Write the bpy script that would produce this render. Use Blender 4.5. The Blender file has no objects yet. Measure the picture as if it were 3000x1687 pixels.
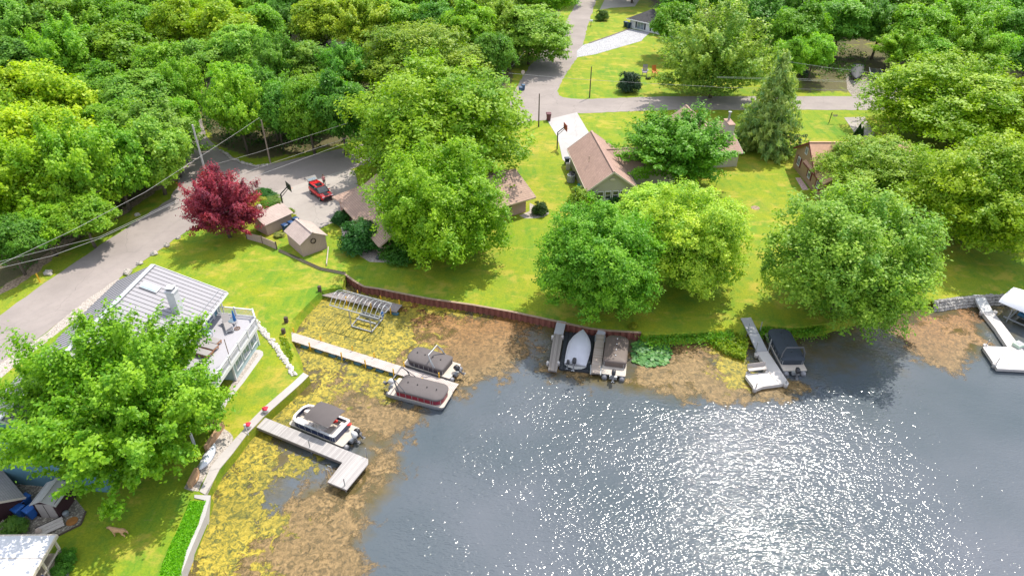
import bpy, bmesh, math, random
import numpy as np
from mathutils import Vector, Matrix, geometry
R = math.radians
# ------------------------------------------------------------------ camera, sky, sun, exposure
SC = bpy.context.scene
C = SC.collection
PITCH = R(34.5); CAMH = 48.0
cam = bpy.data.cameras.new('camera'); camo = bpy.data.objects.new('camera', cam); C.objects.link(camo)
camo.location = (0, 0, CAMH); camo.rotation_euler = (R(90) - PITCH, 0, 0)
cam.sensor_width = 36; cam.lens = 24.0; cam.clip_end = 3000; cam.clip_start = 0.5
SC.camera = camo
SUN_EL, SUN_AZ = R(58.5), R(37)          # azimuth clockwise from +Y
wd = bpy.data.worlds.new('World'); SC.world = wd; wd.use_nodes = True
wn = wd.node_tree; bg = wn.nodes['Background']
sk = wn.nodes.new('ShaderNodeTexSky'); sk.sky_type = 'NISHITA'; sk.sun_disc = False
sk.sun_elevation = SUN_EL; sk.sun_rotation = SUN_AZ; sk.air_density = 1.0; sk.dust_density = 1.5
# fair-weather cloud in the sky, thicker on the sun side
tc = wn.nodes.new('ShaderNodeTexCoord'); mp = wn.nodes.new('ShaderNodeMapping'); mp.inputs['Scale'].default_value = (1.2, 1.2, 2.5)
ns = wn.nodes.new('ShaderNodeTexNoise'); ns.inputs['Scale'].default_value = 1.6; ns.inputs['Detail'].default_value = 6
cr = wn.nodes.new('ShaderNodeValToRGB'); cr.color_ramp.elements[0].position = 0.42; cr.color_ramp.elements[1].position = 0.62
mx = wn.nodes.new('ShaderNodeMix'); mx.data_type = 'RGBA'; mx.inputs['B'].default_value = (9.5, 9.8, 10.5, 1)
wn.links.new(tc.outputs['Generated'], mp.inputs['Vector']); wn.links.new(mp.outputs[0], ns.inputs['Vector'])
wn.links.new(ns.outputs['Fac'], cr.inputs[0]); wn.links.new(cr.outputs[0], mx.inputs['Factor'])
wn.links.new(sk.outputs[0], mx.inputs['A']); wn.links.new(mx.outputs['Result'], bg.inputs[0])
bg.inputs[1].default_value = 0.15
sl = bpy.data.lights.new('sun', 'SUN'); sl.energy = 4.35; sl.angle = R(0.53); sl.color = (1, 0.94, 0.83)
so = bpy.data.objects.new('sun', sl); C.objects.link(so)
sd = Vector((math.sin(SUN_AZ) * math.cos(SUN_EL), math.cos(SUN_AZ) * math.cos(SUN_EL), math.sin(SUN_EL)))
so.rotation_euler = sd.to_track_quat('Z', 'Y').to_euler()
SC.view_settings.view_transform = 'Standard'; SC.view_settings.look = 'None'
SC.view_settings.exposure = 0.45; SC.view_settings.gamma = 1
SC.cycles.max_bounces = 6; SC.cycles.diffuse_bounces = 3; SC.cycles.transparent_max_bounces = 12; SC.cycles.sample_clamp_indirect = 6

# ------------------------------------------------------------------ placing helpers: a pixel of the survey photograph -> a point at height z
def ray(px, py):
    a = (px - 1500) / 2000; b = (py - 843.5) / 2000
    return Vector((a, math.cos(PITCH) - b * math.sin(PITCH), -(math.sin(PITCH) + b * math.cos(PITCH))))
def G(px, py, z=1.0):
    d = ray(px, py); t = (z - CAMH) / d.z
    return (d.x * t, d.y * t)
K = 3000 / 2576
def F(px, py, z=1.0): return G(px * K, py * K, z)
def Z(s, ox, oy): return lambda x, y, z=1.0: G(ox + x / s, oy + y / s, z)
def WP(x, y, z):
    d = y * math.cos(PITCH) + (CAMH - z) * math.sin(PITCH)
    return (1500 + 2000 * x / d, 843.5 + 2000 * ((CAMH - z) * math.cos(PITCH) - y * math.sin(PITCH)) / d, 2000 / d)
def hit(px, py, p0, n):
    d = ray(px, py); o = Vector((0, 0, CAMH)); p0 = Vector(p0); n = Vector(n)
    return o + d * ((p0 - o).dot(n) / d.dot(n))
def ang(a, b): return math.atan2(b[1] - a[1], b[0] - a[0])
def dist(a, b): return math.hypot(b[0] - a[0], b[1] - a[1])
def lerp(a, b, t): return tuple(a[i] + (b[i] - a[i]) * t for i in range(len(a)))
def hfit(x, y, py):                      # height whose picture row is py
    lo, hi = 0.0, 30.0
    for _ in range(40):
        m = (lo + hi) / 2
        if WP(x, y, m)[1] > py: lo = m
        else: hi = m
    return lo

# ------------------------------------------------------------------ materials
def srgb(r, g, b):
    f = lambda c: ((c / 255 + 0.055) / 1.055) ** 2.4 if c > 10 else c / 255 / 12.92
    return (f(r), f(g), f(b))
class NT:
    def __init__(s, name):
        s.m = bpy.data.materials.new(name); s.m.use_nodes = True; s.t = s.m.node_tree
        s.b = s.t.nodes['Principled BSDF']; s.out = s.t.nodes['Material Output']
    def n(s, typ, **kw):
        x = s.t.nodes.new(typ)
        for k, v in kw.items():
            if k.startswith('i_'): x.inputs[k[2:].replace('_', ' ')].default_value = v
            else: setattr(x, k, v)
        return x
    def l(s, a, b): s.t.links.new(a, b)
    def coord(s, kind='Object', scale=(1, 1, 1), rot=(0, 0, 0)):
        c = s.n('ShaderNodeTexCoord'); m = s.n('ShaderNodeMapping'); m.inputs['Scale'].default_value = scale; m.inputs['Rotation'].default_value = rot
        s.l(c.outputs[kind], m.inputs[0]); return m.outputs[0]
    def noise(s, scale, detail=4, rough=.55, vec=None, dist=0):
        x = s.n('ShaderNodeTexNoise'); x.inputs['Scale'].default_value = scale; x.inputs['Detail'].default_value = detail
        x.inputs['Roughness'].default_value = rough; x.inputs['Distortion'].default_value = dist
        s.l(vec if vec is not None else s.coord(), x.inputs['Vector']); return x.outputs['Fac']
    def ramp(s, fac, stops, interp='LINEAR'):
        r = s.n('ShaderNodeValToRGB'); cr = r.color_ramp; cr.interpolation = interp
        while len(cr.elements) < len(stops): cr.elements.new(.5)
        for e, (p, c) in zip(cr.elements, stops):
            e.position = p; e.color = (c, c, c, 1) if isinstance(c, (int, float)) else (*c, 1)
        s.l(fac, r.inputs[0]); return r.outputs[0]
    def mix(s, fac, a, b, mode='MIX'):
        x = s.n('ShaderNodeMix'); x.data_type = 'RGBA'; x.blend_type = mode
        for v, i in ((fac, 'Factor'), (a, 'A'), (b, 'B')):
            if isinstance(v, (int, float)): x.inputs[i].default_value = v if i == 'Factor' else (v, v, v, 1)
            elif isinstance(v, tuple): x.inputs[i].default_value = (*v, 1)
            else: s.l(v, x.inputs[i])
        return x.outputs['Result']
    def math(s, op, a, b=0.0):
        x = s.n('ShaderNodeMath'); x.operation = op
        for v, i in ((a, 0), (b, 1)):
            if isinstance(v, (int, float)): x.inputs[i].default_value = v
            else: s.l(v, x.inputs[i])
        return x.outputs[0]
    def bump(s, h, strength=.4, dist=.05):
        x = s.n('ShaderNodeBump'); x.inputs['Strength'].default_value = strength; x.inputs['Distance'].default_value = dist
        s.l(h, x.inputs['Height']); s.l(x.outputs[0], s.b.inputs['Normal']); return x
    def col(s, v):
        if isinstance(v, tuple): s.b.inputs['Base Color'].default_value = (*v, 1)
        else: s.l(v, s.b.inputs['Base Color'])
    def set(s, **k):
        for a, v in k.items(): s.b.inputs[a.replace('_', ' ')].default_value = v
MC = {}
def M(name, c=(.5, .5, .5), rough=.6, metal=0, var=.12, scale=3, bump=.15, spec=.4):
    if name in MC: return MC[name]
    t = NT(name); n1 = t.noise(scale, 5); n2 = t.noise(scale * 9, 3)
    a = t.mix(n1, tuple(x * (1 - var * 1.6) for x in c), tuple(min(1, x * (1 + var * 1.6)) for x in c))
    a = t.mix(t.math('MULTIPLY', n2, .5), a, tuple(x * (1 - var) for x in c))
    t.col(a); t.set(Roughness=rough, Metallic=metal, Specular_IOR_Level=spec)
    if bump: t.bump(n2, bump, .02)
    MC[name] = t.m; return t.m

def mat_lawn():
    t = NT('lawn_grass'); co = t.coord()
    big = t.noise(.07, 4, .6, co); mid = t.noise(.45, 5, .65, co); fine = t.noise(5, 4, .7, co); st = t.coord(scale=(.9, .12, 1), rot=(0, 0, R(25)))
    stripe = t.noise(1.0, 3, .5, st, .6)
    a = t.ramp(big, [(.3, (.10, .225, .018)), (.44, (.215, .29, .016)), (.56, (.32, .32, .018)), (.68, (.41, .32, .05))])
    a = t.mix(t.ramp(mid, [(.4, 0), (.62, .75)]), a, (.105, .235, .02))
    a = t.mix(t.ramp(stripe, [(.42, 0), (.56, .6)]), a, (.27, .31, .02))
    a = t.mix(t.math('MULTIPLY', t.ramp(fine, [(.35, 0), (.65, 1)]), .5), a, (.055, .14, .015))
    sp = t.noise(.9, 6, .75, co)
    a = t.mix(t.ramp(sp, [(.6, 0), (.72, .6)]), a, (.36, .27, .08))
    dry = t.noise(.26, 6, .7, t.coord(scale=(1, 1.5, 1), rot=(0, 0, .4)), .4); a = t.mix(t.ramp(dry, [(.52, 0), (.62, .55)]), a, (.42, .325, .06))
    dg = t.noise(.6, 5, .7, co, .5); a = t.mix(t.ramp(dg, [(.54, 0), (.64, .5)]), a, (.085, .20, .02))
    at = t.n('ShaderNodeAttribute', attribute_name='wood')
    wn_ = t.noise(.5, 6, .7, co)
    f = t.math('MULTIPLY', at.outputs['Fac'], 1.0)
    f = t.math('ADD', f, t.math('MULTIPLY', t.math('SUBTRACT', wn_, .5), 1.2))
    f = t.ramp(f, [(.42, 0), (.55, 1)])
    lit = t.mix(t.noise(2.2, 6, .7, co), (.05, .07, .02), (.16, .12, .07))
    a = t.mix(f, a, lit)
    t.col(a); t.set(Roughness=.85, Specular_IOR_Level=.15); t.bump(fine, .6, .08); return t.m
def mat_road(name, c1, c2):
    t = NT(name); co = t.coord()
    a = t.mix(t.ramp(t.noise(.16, 5, .6, co), [(.35, 0), (.65, 1)]), c1, c2)
    fine = t.noise(14, 3, .6, co); a = t.mix(t.math('MULTIPLY', fine, .35), a, tuple(x * .6 for x in c1))
    v = t.n('ShaderNodeTexVoronoi', feature='DISTANCE_TO_EDGE'); v.inputs['Scale'].default_value = .09
    dn = t.n('ShaderNodeVectorMath', operation='ADD'); nn = t.n('ShaderNodeTexNoise'); nn.inputs['Scale'].default_value = .8; nn.inputs['Detail'].default_value = 5
    t.l(co, nn.inputs['Vector']); t.l(co, dn.inputs[0]); t.l(nn.outputs['Color'], dn.inputs[1]); t.l(dn.outputs[0], v.inputs['Vector'])
    a = t.mix(t.ramp(v.outputs['Distance'], [(0, .32), (.003, 0)]), a, (.05, .05, .05))
    a = t.mix(t.ramp(t.noise(1.7, 6, .7, co), [(.52, 0), (.66, .4)]), a, tuple(x * .68 for x in c2))
    t.col(a); t.set(Roughness=.9, Specular_IOR_Level=.2); t.bump(fine, .3, .02); return t.m
def mat_gravel(name, c1, c2, s=9):
    t = NT(name); co = t.coord(); v = t.n('ShaderNodeTexVoronoi'); v.inputs['Scale'].default_value = s; t.l(co, v.inputs['Vector'])
    a = t.mix(t.ramp(v.outputs['Color'], [(.2, 0), (.8, 1)]), c1, c2)
    a = t.mix(t.ramp(v.outputs['Distance'], [(.3, 0), (.75, .8)]), a, tuple(x * .4 for x in c1))
    a = t.mix(t.math('MULTIPLY', t.noise(.8, 4, .6, co), .4), a, c1)
    t.col(a); t.set(Roughness=.9, Specular_IOR_Level=.2); t.bump(v.outputs['Distance'], -.6, .06); return t.m
def mat_shingle(name, c1, c2, c3, k=1.0):
    t = NT(name); c = t.n('ShaderNodeTexCoord'); sp = t.n('ShaderNodeSeparateXYZ'); t.l(c.outputs['Object'], sp.inputs[0])
    cb = t.n('ShaderNodeCombineXYZ'); t.l(t.math('ADD', sp.outputs[0], sp.outputs[1]), cb.inputs[0]); t.l(t.math('MULTIPLY', sp.outputs[2], 1.8), cb.inputs[1])
    br = t.n('ShaderNodeTexBrick'); t.l(cb.outputs[0], br.inputs['Vector'])
    br.inputs['Scale'].default_value = 1.0 * k; br.inputs['Brick Width'].default_value = .55; br.inputs['Row Height'].default_value = .24
    br.inputs['Mortar Size'].default_value = .02; br.inputs['Bias'].default_value = 0
    br.inputs['Color1'].default_value = (*c1, 1); br.inputs['Color2'].default_value = (*c2, 1); br.inputs['Mortar'].default_value = (*c3, 1)
    a = t.mix(t.ramp(t.noise(.5, 5, .6), [(.4, 0), (.75, .5)]), br.outputs['Color'], c3)
    a = t.mix(t.math('MULTIPLY', t.noise(6, 3), .35), a, c2)
    t.col(a); t.set(Roughness=.9, Specular_IOR_Level=.2); t.bump(br.outputs['Fac'], -.5, .03); return t.m
def mat_siding(name, c, horiz=True, pitch=.2):
    t = NT(name); w = t.n('ShaderNodeTexWave'); w.bands_direction = 'Z' if horiz else 'DIAGONAL'; w.wave_profile = 'SAW'
    w.inputs['Scale'].default_value = .314 / pitch if horiz else .628 / pitch; t.l(t.coord(scale=(1, 1, 1) if horiz else (1, 1, 0)), w.inputs['Vector'])
    a = t.mix(t.noise(1.2, 4), tuple(x * .9 for x in c), tuple(min(1, x * 1.08) for x in c))
    a = t.mix(t.ramp(w.outputs['Fac'], [(0, .45), (.12, 0)]), a, tuple(x * .45 for x in c))
    t.col(a); t.set(Roughness=.7, Specular_IOR_Level=.3); t.bump(w.outputs['Fac'], .35, .02); return t.m
def mat_planks(name, c1, c2, axis=0, w=.14):
    t = NT(name); co = t.coord(); sp = t.n('ShaderNodeSeparateXYZ'); t.l(co, sp.inputs[0])
    q = t.math('DIVIDE', sp.outputs[axis], w); fl = t.math('FLOOR', q); fr = t.math('FRACT', q)
    wn2 = t.n('ShaderNodeTexWhiteNoise'); wn2.noise_dimensions = '1D'; t.l(fl, wn2.inputs['W'])
    a = t.mix(wn2.outputs['Value'], c1, c2); sc = (1, 8, 1) if axis == 1 else (8, 1, 1)
    a = t.mix(t.math('MULTIPLY', t.noise(2, 5, .7, t.coord(scale=sc)), .45), a, tuple(x * .5 for x in c1))
    gap = t.ramp(fr, [(.0, .9), (.09, 0), (.93, 0), (1, .9)]); a = t.mix(gap, a, (.03, .025, .02))
    t.col(a); t.set(Roughness=.85, Specular_IOR_Level=.2); return t.m
def mat_leaf(name, hue=(1, 1, 1), trans=.42, c=None):
    t = NT(name); gi = t.n('ShaderNodeNewGeometry'); oi = t.n('ShaderNodeObjectInfo')
    at = t.n('ShaderNodeAttribute', attribute_name='lobe')
    base = oi.outputs['Color'] if c is None else c
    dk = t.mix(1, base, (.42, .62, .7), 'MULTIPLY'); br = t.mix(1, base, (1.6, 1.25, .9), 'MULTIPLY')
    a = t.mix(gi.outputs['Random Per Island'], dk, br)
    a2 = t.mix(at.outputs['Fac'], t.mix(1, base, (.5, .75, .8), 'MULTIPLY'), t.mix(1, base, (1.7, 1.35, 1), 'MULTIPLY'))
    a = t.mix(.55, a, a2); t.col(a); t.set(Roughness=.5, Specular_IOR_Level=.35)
    tr = t.n('ShaderNodeBsdfTranslucent'); t.l(t.mix(1, a, (1.25, 1.35, .6), 'MULTIPLY'), tr.inputs[0])
    ms = t.n('ShaderNodeMixShader'); ms.inputs[0].default_value = trans
    t.l(t.b.outputs[0], ms.inputs[1]); t.l(tr.outputs[0], ms.inputs[2]); t.l(ms.outputs[0], t.out.inputs[0]); return t.m
def mat_bark():
    t = NT('bark'); co = t.coord(scale=(6, 6, 1.2)); n = t.noise(2, 6, .7, co)
    t.col(t.mix(n, (.05, .038, .028), (.19, .155, .12))); t.set(Roughness=.95); t.bump(n, .8, .05); return t.m
def mat_water():
    t = NT('lake_water'); co = t.coord()
    at = t.n('ShaderNodeAttribute', attribute_name='shallow').outputs['Fac']; cl = t.n('ShaderNodeAttribute', attribute_name='calm').outputs['Fac']
    deep = t.mix(t.ramp(t.noise(.05, 3, .5, co), [(.35, 0), (.7, 1)]), (.066, .086, .10), (.125, .135, .158))
    bed = t.mix(t.noise(.7, 6, .7, co), (.035, .04, .015), (.17, .12, .05))
    f = t.math('ADD', at, t.math('MULTIPLY', t.math('SUBTRACT', t.noise(.5, 6, .65, co), .5), .8))
    t.col(t.mix(t.ramp(f, [(.35, 0), (.75, 1)]), deep, bed)); t.set(Roughness=.085, IOR=1.33, Specular_IOR_Level=.6)
    vec = t.coord(scale=(1, 1.9, 1), rot=(0, 0, R(-14)))
    n1 = t.noise(1.25, 2, .45, vec, .5); n2 = t.noise(3.6, 1, .4, vec); big = t.noise(.16, 3, .5, co)
    h = t.math('ADD', t.math('MULTIPLY', n1, 1.0), t.math('MULTIPLY', n2, .55))
    amp = t.math('MULTIPLY', t.ramp(big, [(.3, .45), (.65, 1)]), t.math('SUBTRACT', 1, cl))
    h = t.math('MULTIPLY', h, amp)
    t.bump(h, 1.0, .13); return t.m
def mat_weed(name, attr, stops, sc, tex, rough=.6, spec=.5):
    t = NT(name); co = t.coord(); at = t.n('ShaderNodeAttribute', attribute_name='cover').outputs['Fac']
    n = t.noise(sc, 8, .68, co, .8); n2 = t.noise(sc * 5, 6, .75, co, .5); n0 = t.noise(sc * .22, 4, .6, co)
    f = t.math('ADD', at, t.math('MULTIPLY', t.math('SUBTRACT', n, .5), 1.5))
    f = t.math('ADD', f, t.math('MULTIPLY', t.math('SUBTRACT', n2, .5), .45))
    f = t.math('ADD', f, t.math('MULTIPLY', t.math('SUBTRACT', n0, .5), 2.1 if attr == 'soft' else 1.7))
    al = t.ramp(f, [(.42, 0), (.5, .35), (.66, .93)] if attr == 'soft' else [(.45, 0), (.53, .75), (.6, 1)])
    a = t.ramp(t.noise(tex, 6, .75, co, 1.2), stops); t.col(a)
    a = t.mix(t.ramp(n0, [(.3, 0), (.7, .6)]), a, tuple(x * .62 for x in stops[1][1])); t.col(a)
    if attr == 'soft':
        sp = t.n('ShaderNodeSeparateXYZ'); t.l(co, sp.inputs[0]); q = t.math('ADD', t.math('MULTIPLY', sp.outputs[1], .05), t.math('MULTIPLY', n0, .5))
        a = t.mix(t.ramp(q, [(0, 0), (1, 1)]), a, a); qq = t.math('MULTIPLY', t.math('SUBTRACT', q, 3.0), 1.6); cl = t.n('ShaderNodeClamp'); t.l(qq, cl.inputs[0])
        a = t.mix(cl.outputs[0], a, t.mix(1, a, (1.15, .74, .38), 'MULTIPLY')); t.col(a)
    t.set(Roughness=rough, Specular_IOR_Level=spec); t.bump(n2, .8, .08)
    tb = t.n('ShaderNodeBsdfTransparent'); ms = t.n('ShaderNodeMixShader'); t.l(al, ms.inputs[0]); t.l(tb.outputs[0], ms.inputs[1]); t.l(t.b.outputs[0], ms.inputs[2])
    t.l(ms.outputs[0], t.out.inputs[0]); return t.m

LAWN = mat_lawn(); ASPH = mat_road('asphalt', (.275, .24, .225), (.345, .30, .28)); CONC = mat_road('concrete', (.33, .295, .27), (.41, .37, .34))
WHITEC = mat_road('white_concrete', (.40, .38, .375), (.48, .455, .445)); GRAV = mat_gravel('pale_gravel', (.40, .35, .31), (.58, .52, .47)); GRAV2 = mat_gravel('grey_gravel', (.22, .19, .16), (.5, .45, .38), 7)
DIRT = mat_gravel('bare_soil', (.30, .22, .15), (.46, .34, .24), 4)
BROOF = mat_shingle('brown_shingles', (.43, .285, .235), (.35, .235, .195), (.23, .15, .125)); OROOF = mat_shingle('tan_orange_shingles', (.56, .34, .235), (.48, .29, .20), (.31, .19, .135))
PROOF = mat_shingle('pink_brown_shingles', (.46, .32, .25), (.38, .26, .21), (.22, .15, .12)); DROOF = mat_shingle('dark_shingles', (.085, .08, .085), (.06, .058, .06), (.04, .04, .04))
SROOF = mat_shingle('weathered_shingles', (.50, .40, .36), (.42, .34, .31), (.27, .21, .19), 1.6)
LEAF = mat_leaf('leaves'); BARK = mat_bark()
WHITE = M('white_paint', (.62, .62, .64), .5, var=.03); GLASS = M('dark_glass', (.03, .04, .05), .08, var=.1, bump=0, spec=.9); GLASSB = M('pale_glass', (.16, .22, .27), .08, var=.25, bump=0, spec=.9)
ALU = M('aluminium', (.33, .34, .36), .5, .4, .1); BLACK = M('black_plastic', (.02, .02, .022), .4, var=.2); STEEL = M('rusty_steel', (.21, .075, .055), .85, var=.35, scale=1.2)
OLDW = M('old_wood', (.26, .21, .17), .9, var=.25); DKW = M('dark_post_wood', (.09, .065, .05), .9, var=.3); YEL = M('yellow_paint', (.75, .42, .03), .6)
ROCK = M('pale_stone', (.42, .38, .34), .9, var=.3, scale=1.5, bump=.6)
BLUEBIN = M('blue_bin_plastic', (.02, .06, .16), .5, var=.15); NAVY = M('navy_bin_plastic', (.03, .05, .09), .5, var=.15); WIRE = M('cable_grey', (.5, .5, .5), .5, bump=0)

# ------------------------------------------------------------------ mesh helpers
class MB:
    def __init__(s): s.v = []; s.f = []; s.m = []; s.mi = 0
    def add(s, vs, fs):
        o = len(s.v); s.v += [tuple(p) for p in vs]; s.f += [tuple(i + o for i in f) for f in fs]; s.m += [s.mi] * len(fs); return s
    def box(s, c, d, rz=0, tilt=None):
        m = Matrix.Rotation(rz, 3, 'Z')
        if tilt: m = m @ Matrix.Rotation(tilt[1], 3, tilt[0])
        vs = [Vector(c) + m @ Vector((sx * d[0] / 2, sy * d[1] / 2, sz * d[2] / 2)) for sz in (-1, 1) for sy in (-1, 1) for sx in (-1, 1)]
        return s.add(vs, [(0, 2, 3, 1), (4, 5, 7, 6), (0, 1, 5, 4), (2, 6, 7, 3), (0, 4, 6, 2), (1, 3, 7, 5)])
    def beam(s, a, b, w, h=None):
        a, b = Vector(a), Vector(b); h = h or w; d = (b - a).normalized(); up = Vector((0, 0, 1)) if abs(d.z) < .95 else Vector((1, 0, 0))
        x = d.cross(up).normalized() * w / 2; y = x.cross(d).normalized() * h / 2
        vs = [p + sx * x + sy * y for p in (a, b) for sx, sy in ((-1, -1), (1, -1), (1, 1), (-1, 1))]
        return s.add(vs, [(0, 1, 2, 3), (7, 6, 5, 4), (0, 4, 5, 1), (1, 5, 6, 2), (2, 6, 7, 3), (3, 7, 4, 0)])
    def tube(s, pts, r, n=8, r1=None):
        pts = [Vector(p) for p in pts]; rs = r if isinstance(r, (list, tuple)) else [r + ((r1 if r1 is not None else r) - r) * i / max(1, len(pts) - 1) for i in range(len(pts))]
        vs = []; fs = []; px = None
        for i, p in enumerate(pts):
            d = (pts[min(i + 1, len(pts) - 1)] - pts[max(i - 1, 0)]).normalized()
            if px is None: px = d.orthogonal().normalized()
            px = (px - d * px.dot(d)).normalized(); py = d.cross(px)
            vs += [p + (px * math.cos(k * 2 * math.pi / n) + py * math.sin(k * 2 * math.pi / n)) * rs[i] for k in range(n)]
        for i in range(len(pts) - 1):
            fs += [(i * n + k, i * n + (k + 1) % n, (i + 1) * n + (k + 1) % n, (i + 1) * n + k) for k in range(n)]
        fs.append(tuple(range(n - 1, -1, -1))); fs.append(tuple(range((len(pts) - 1) * n, len(pts) * n)))
        return s.add(vs, fs)
    def prism(s, poly, z0, z1):
        n = len(poly); area = sum(poly[i][0] * poly[(i + 1) % n][1] - poly[(i + 1) % n][0] * poly[i][1] for i in range(n))
        if area < 0: poly = list(reversed(poly))
        f0 = (lambda p: z0) if not callable(z0) else z0; f1 = (lambda p: z1) if not callable(z1) else z1
        vs = [(p[0], p[1], f0(p)) for p in poly] + [(p[0], p[1], f1(p)) for p in poly]
        tri = geometry.tessellate_polygon([[Vector((p[0], p[1], 0)) for p in poly]])
        fs = []
        for t in tri:
            a, b, c = (Vector((*poly[i][:2], 0)) for i in t)
            if (b - a).cross(c - a).z < 0: t = (t[0], t[2], t[1])
            fs.append((t[2], t[1], t[0])); fs.append(tuple(i + n for i in t))
        fs += [(i, (i + 1) % n, n + (i + 1) % n, n + i) for i in range(n)]
        return s.add(vs, fs)
    def slab(s, q, th=.15, n=None):          # thick sheet from 3-D polygon q (top surface)
        q = [Vector(p) for p in q]
        nn = Vector((0, 0, 0))
        for i in range(len(q)): nn += q[i].cross(q[(i + 1) % len(q)])
        nn.normalize()
        if nn.z < 0: q.reverse()
        k = len(q); vs = q + [p - Vector((0, 0, th)) for p in q]
        return s.add(vs, [tuple(range(k)), tuple(range(2 * k - 1, k - 1, -1))] + [(i, i + k, (i + 1) % k + k, (i + 1) % k) for i in range(k)])
    def rings(s, rs, cap=True):               # loft closed rings of equal length
        n = len(rs[0]); vs = [p for r in rs for p in r]
        fs = [(i * n + k, i * n + (k + 1) % n, (i + 1) * n + (k + 1) % n, (i + 1) * n + k) for i in range(len(rs) - 1) for k in range(n)]
        if cap: fs += [tuple(range(n - 1, -1, -1)), tuple(range((len(rs) - 1) * n, len(rs) * n))]
        return s.add(vs, fs)
    def lathe(s, prof, c=(0, 0, 0), n=14):
        return s.rings([[(c[0] + r * math.cos(k * 2 * math.pi / n), c[1] + r * math.sin(k * 2 * math.pi / n), c[2] + z) for k in range(n)] for r, z in prof])
    def blob(s, c, r, seed=0, n=8, amp=.2):
        rnd = random.Random(seed); rs = []
        ph = [rnd.uniform(0, 6) for _ in range(4)]
        for i in range(n + 1):
            th = math.pi * i / n; th = min(max(th, .05), math.pi - .05)
            rs.append([(c[0] + r[0] * math.sin(th) * math.cos(a) * q, c[1] + r[1] * math.sin(th) * math.sin(a) * q, c[2] - r[2] * math.cos(th) * q)
                       for k in range(n + 2) for a in (k * 2 * math.pi / (n + 2),) for q in (1 + amp * math.sin(3 * a + ph[0] + 2 * th) * .5 + amp * rnd.uniform(-.5, .5),)])
        return s.rings(rs)
    def build(s, name, mats, parent=None, smooth=False, bevel=0):
        me = bpy.data.meshes.new(name); me.from_pydata(s.v, [], s.f); me.validate()
        if not isinstance(mats, (list, tuple)): mats = [mats]
        for m in mats: me.materials.append(m)
        if len(mats) > 1 and len(me.polygons) == len(s.m): me.polygons.foreach_set('material_index', s.m)
        if smooth: me.polygons.foreach_set('use_smooth', [True] * len(me.polygons))
        me.update(); o = bpy.data.objects.new(name, me); C.objects.link(o)
        if parent: o.parent = parent
        if bevel: b = o.modifiers.new('b', 'BEVEL'); b.width = bevel; b.segments = 2; b.limit_method = 'ANGLE'
        return o
def tag(o, label=None, cat=None, group=None, kind=None):
    for k, v in (('label', label), ('category', cat), ('group', group), ('kind', kind)):
        if v: o[k] = v
    return o
def each(name, mat, par, boxes, rz=0):
    for c, d in boxes:
        m = MB(); m.box((0, 0, 0), d); o = m.build(name, mat, par); o.location = c; o.rotation_euler = (0, 0, rz)
def thing(name, label, cat, loc=(0, 0, 0), rz=0, group=None):
    o = bpy.data.objects.new(name, None); C.objects.link(o); o.location = loc; o.rotation_euler = (0, 0, rz); o.empty_display_size = .2
    return tag(o, label, cat, group)
def kids(o): return [c for c in C.objects if c.parent == o]
def copy_thing(o, loc=None, rz=None, label=None, scale=None, group=None):
    def cp(x, par):
        c = x.copy(); C.objects.link(c); c.parent = par
        for k in kids(x): cp(k, c)
        return c
    r = cp(o, None)
    if loc is not None: r.location = loc
    if rz is not None: r.rotation_euler = (0, 0, rz)
    if scale: r.scale = (scale,) * 3
    if label: r['label'] = label
    if group: r['group'] = group
    return r
def sheet(name, pts, z, mat, kind='structure', label=None, cat=None, z0=None):
    mb = MB(); mb.prism(pts, z0 if z0 is not None else z - .3, z); o = mb.build(name, mat); tag(o, label, cat, None, kind); return o

# ------------------------------------------------------------------ ground, shore and water
LZ = 1.0
WALLS = [(528, 1687), (560, 1610), (600, 1516), (618, 1452), (600, 1450), (626, 1409), (644, 1374), (684, 1326), (725, 1271), (747, 1249), (773, 1221), (882, 1124), (905, 1101), (892, 1094)]
shore = [(G(430, 2000), 0.05), (G(480, 1850), 0.05)] + [(G(*p), 0.05) for p in WALLS] + \
    [(G(*p), o) for p, o in (((878, 1078), .5), ((862, 1030), .8), ((847, 992), .8), ((845, 965), .8), ((857, 936), .8), ((899, 893), .7), ((925, 868), .4), ((942, 852), .3), ((965, 846), .7), ((1002, 842), .6))] + \
    [(G(*p), .05) for p in ((1014, 804), (1040, 823), (1068, 839), (1111, 845), (1185, 860), (1258, 874), (1386, 892), (1500, 912), (1632, 940), (1659, 946), (1729, 961), (1779, 967), (1878, 973))] + \
    [(G(*p), o) for p, o in (((1886, 978), .8), ((1960, 976), 1.3), ((2060, 970), 1.4), ((2130, 962), 1.4), ((2190, 965), 1.4), ((2240, 952), 1.2), ((2330, 958), 1.2), ((2400, 950), 1.2), ((2470, 935), 1.0), ((2560, 908), .9), ((2650, 884), .6))] + \
    [(G(*p), .15) for p in ((2750, 878), (2810, 868), (2900, 863), (3000, 860), (3200, 855), (3600, 850))]
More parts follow.
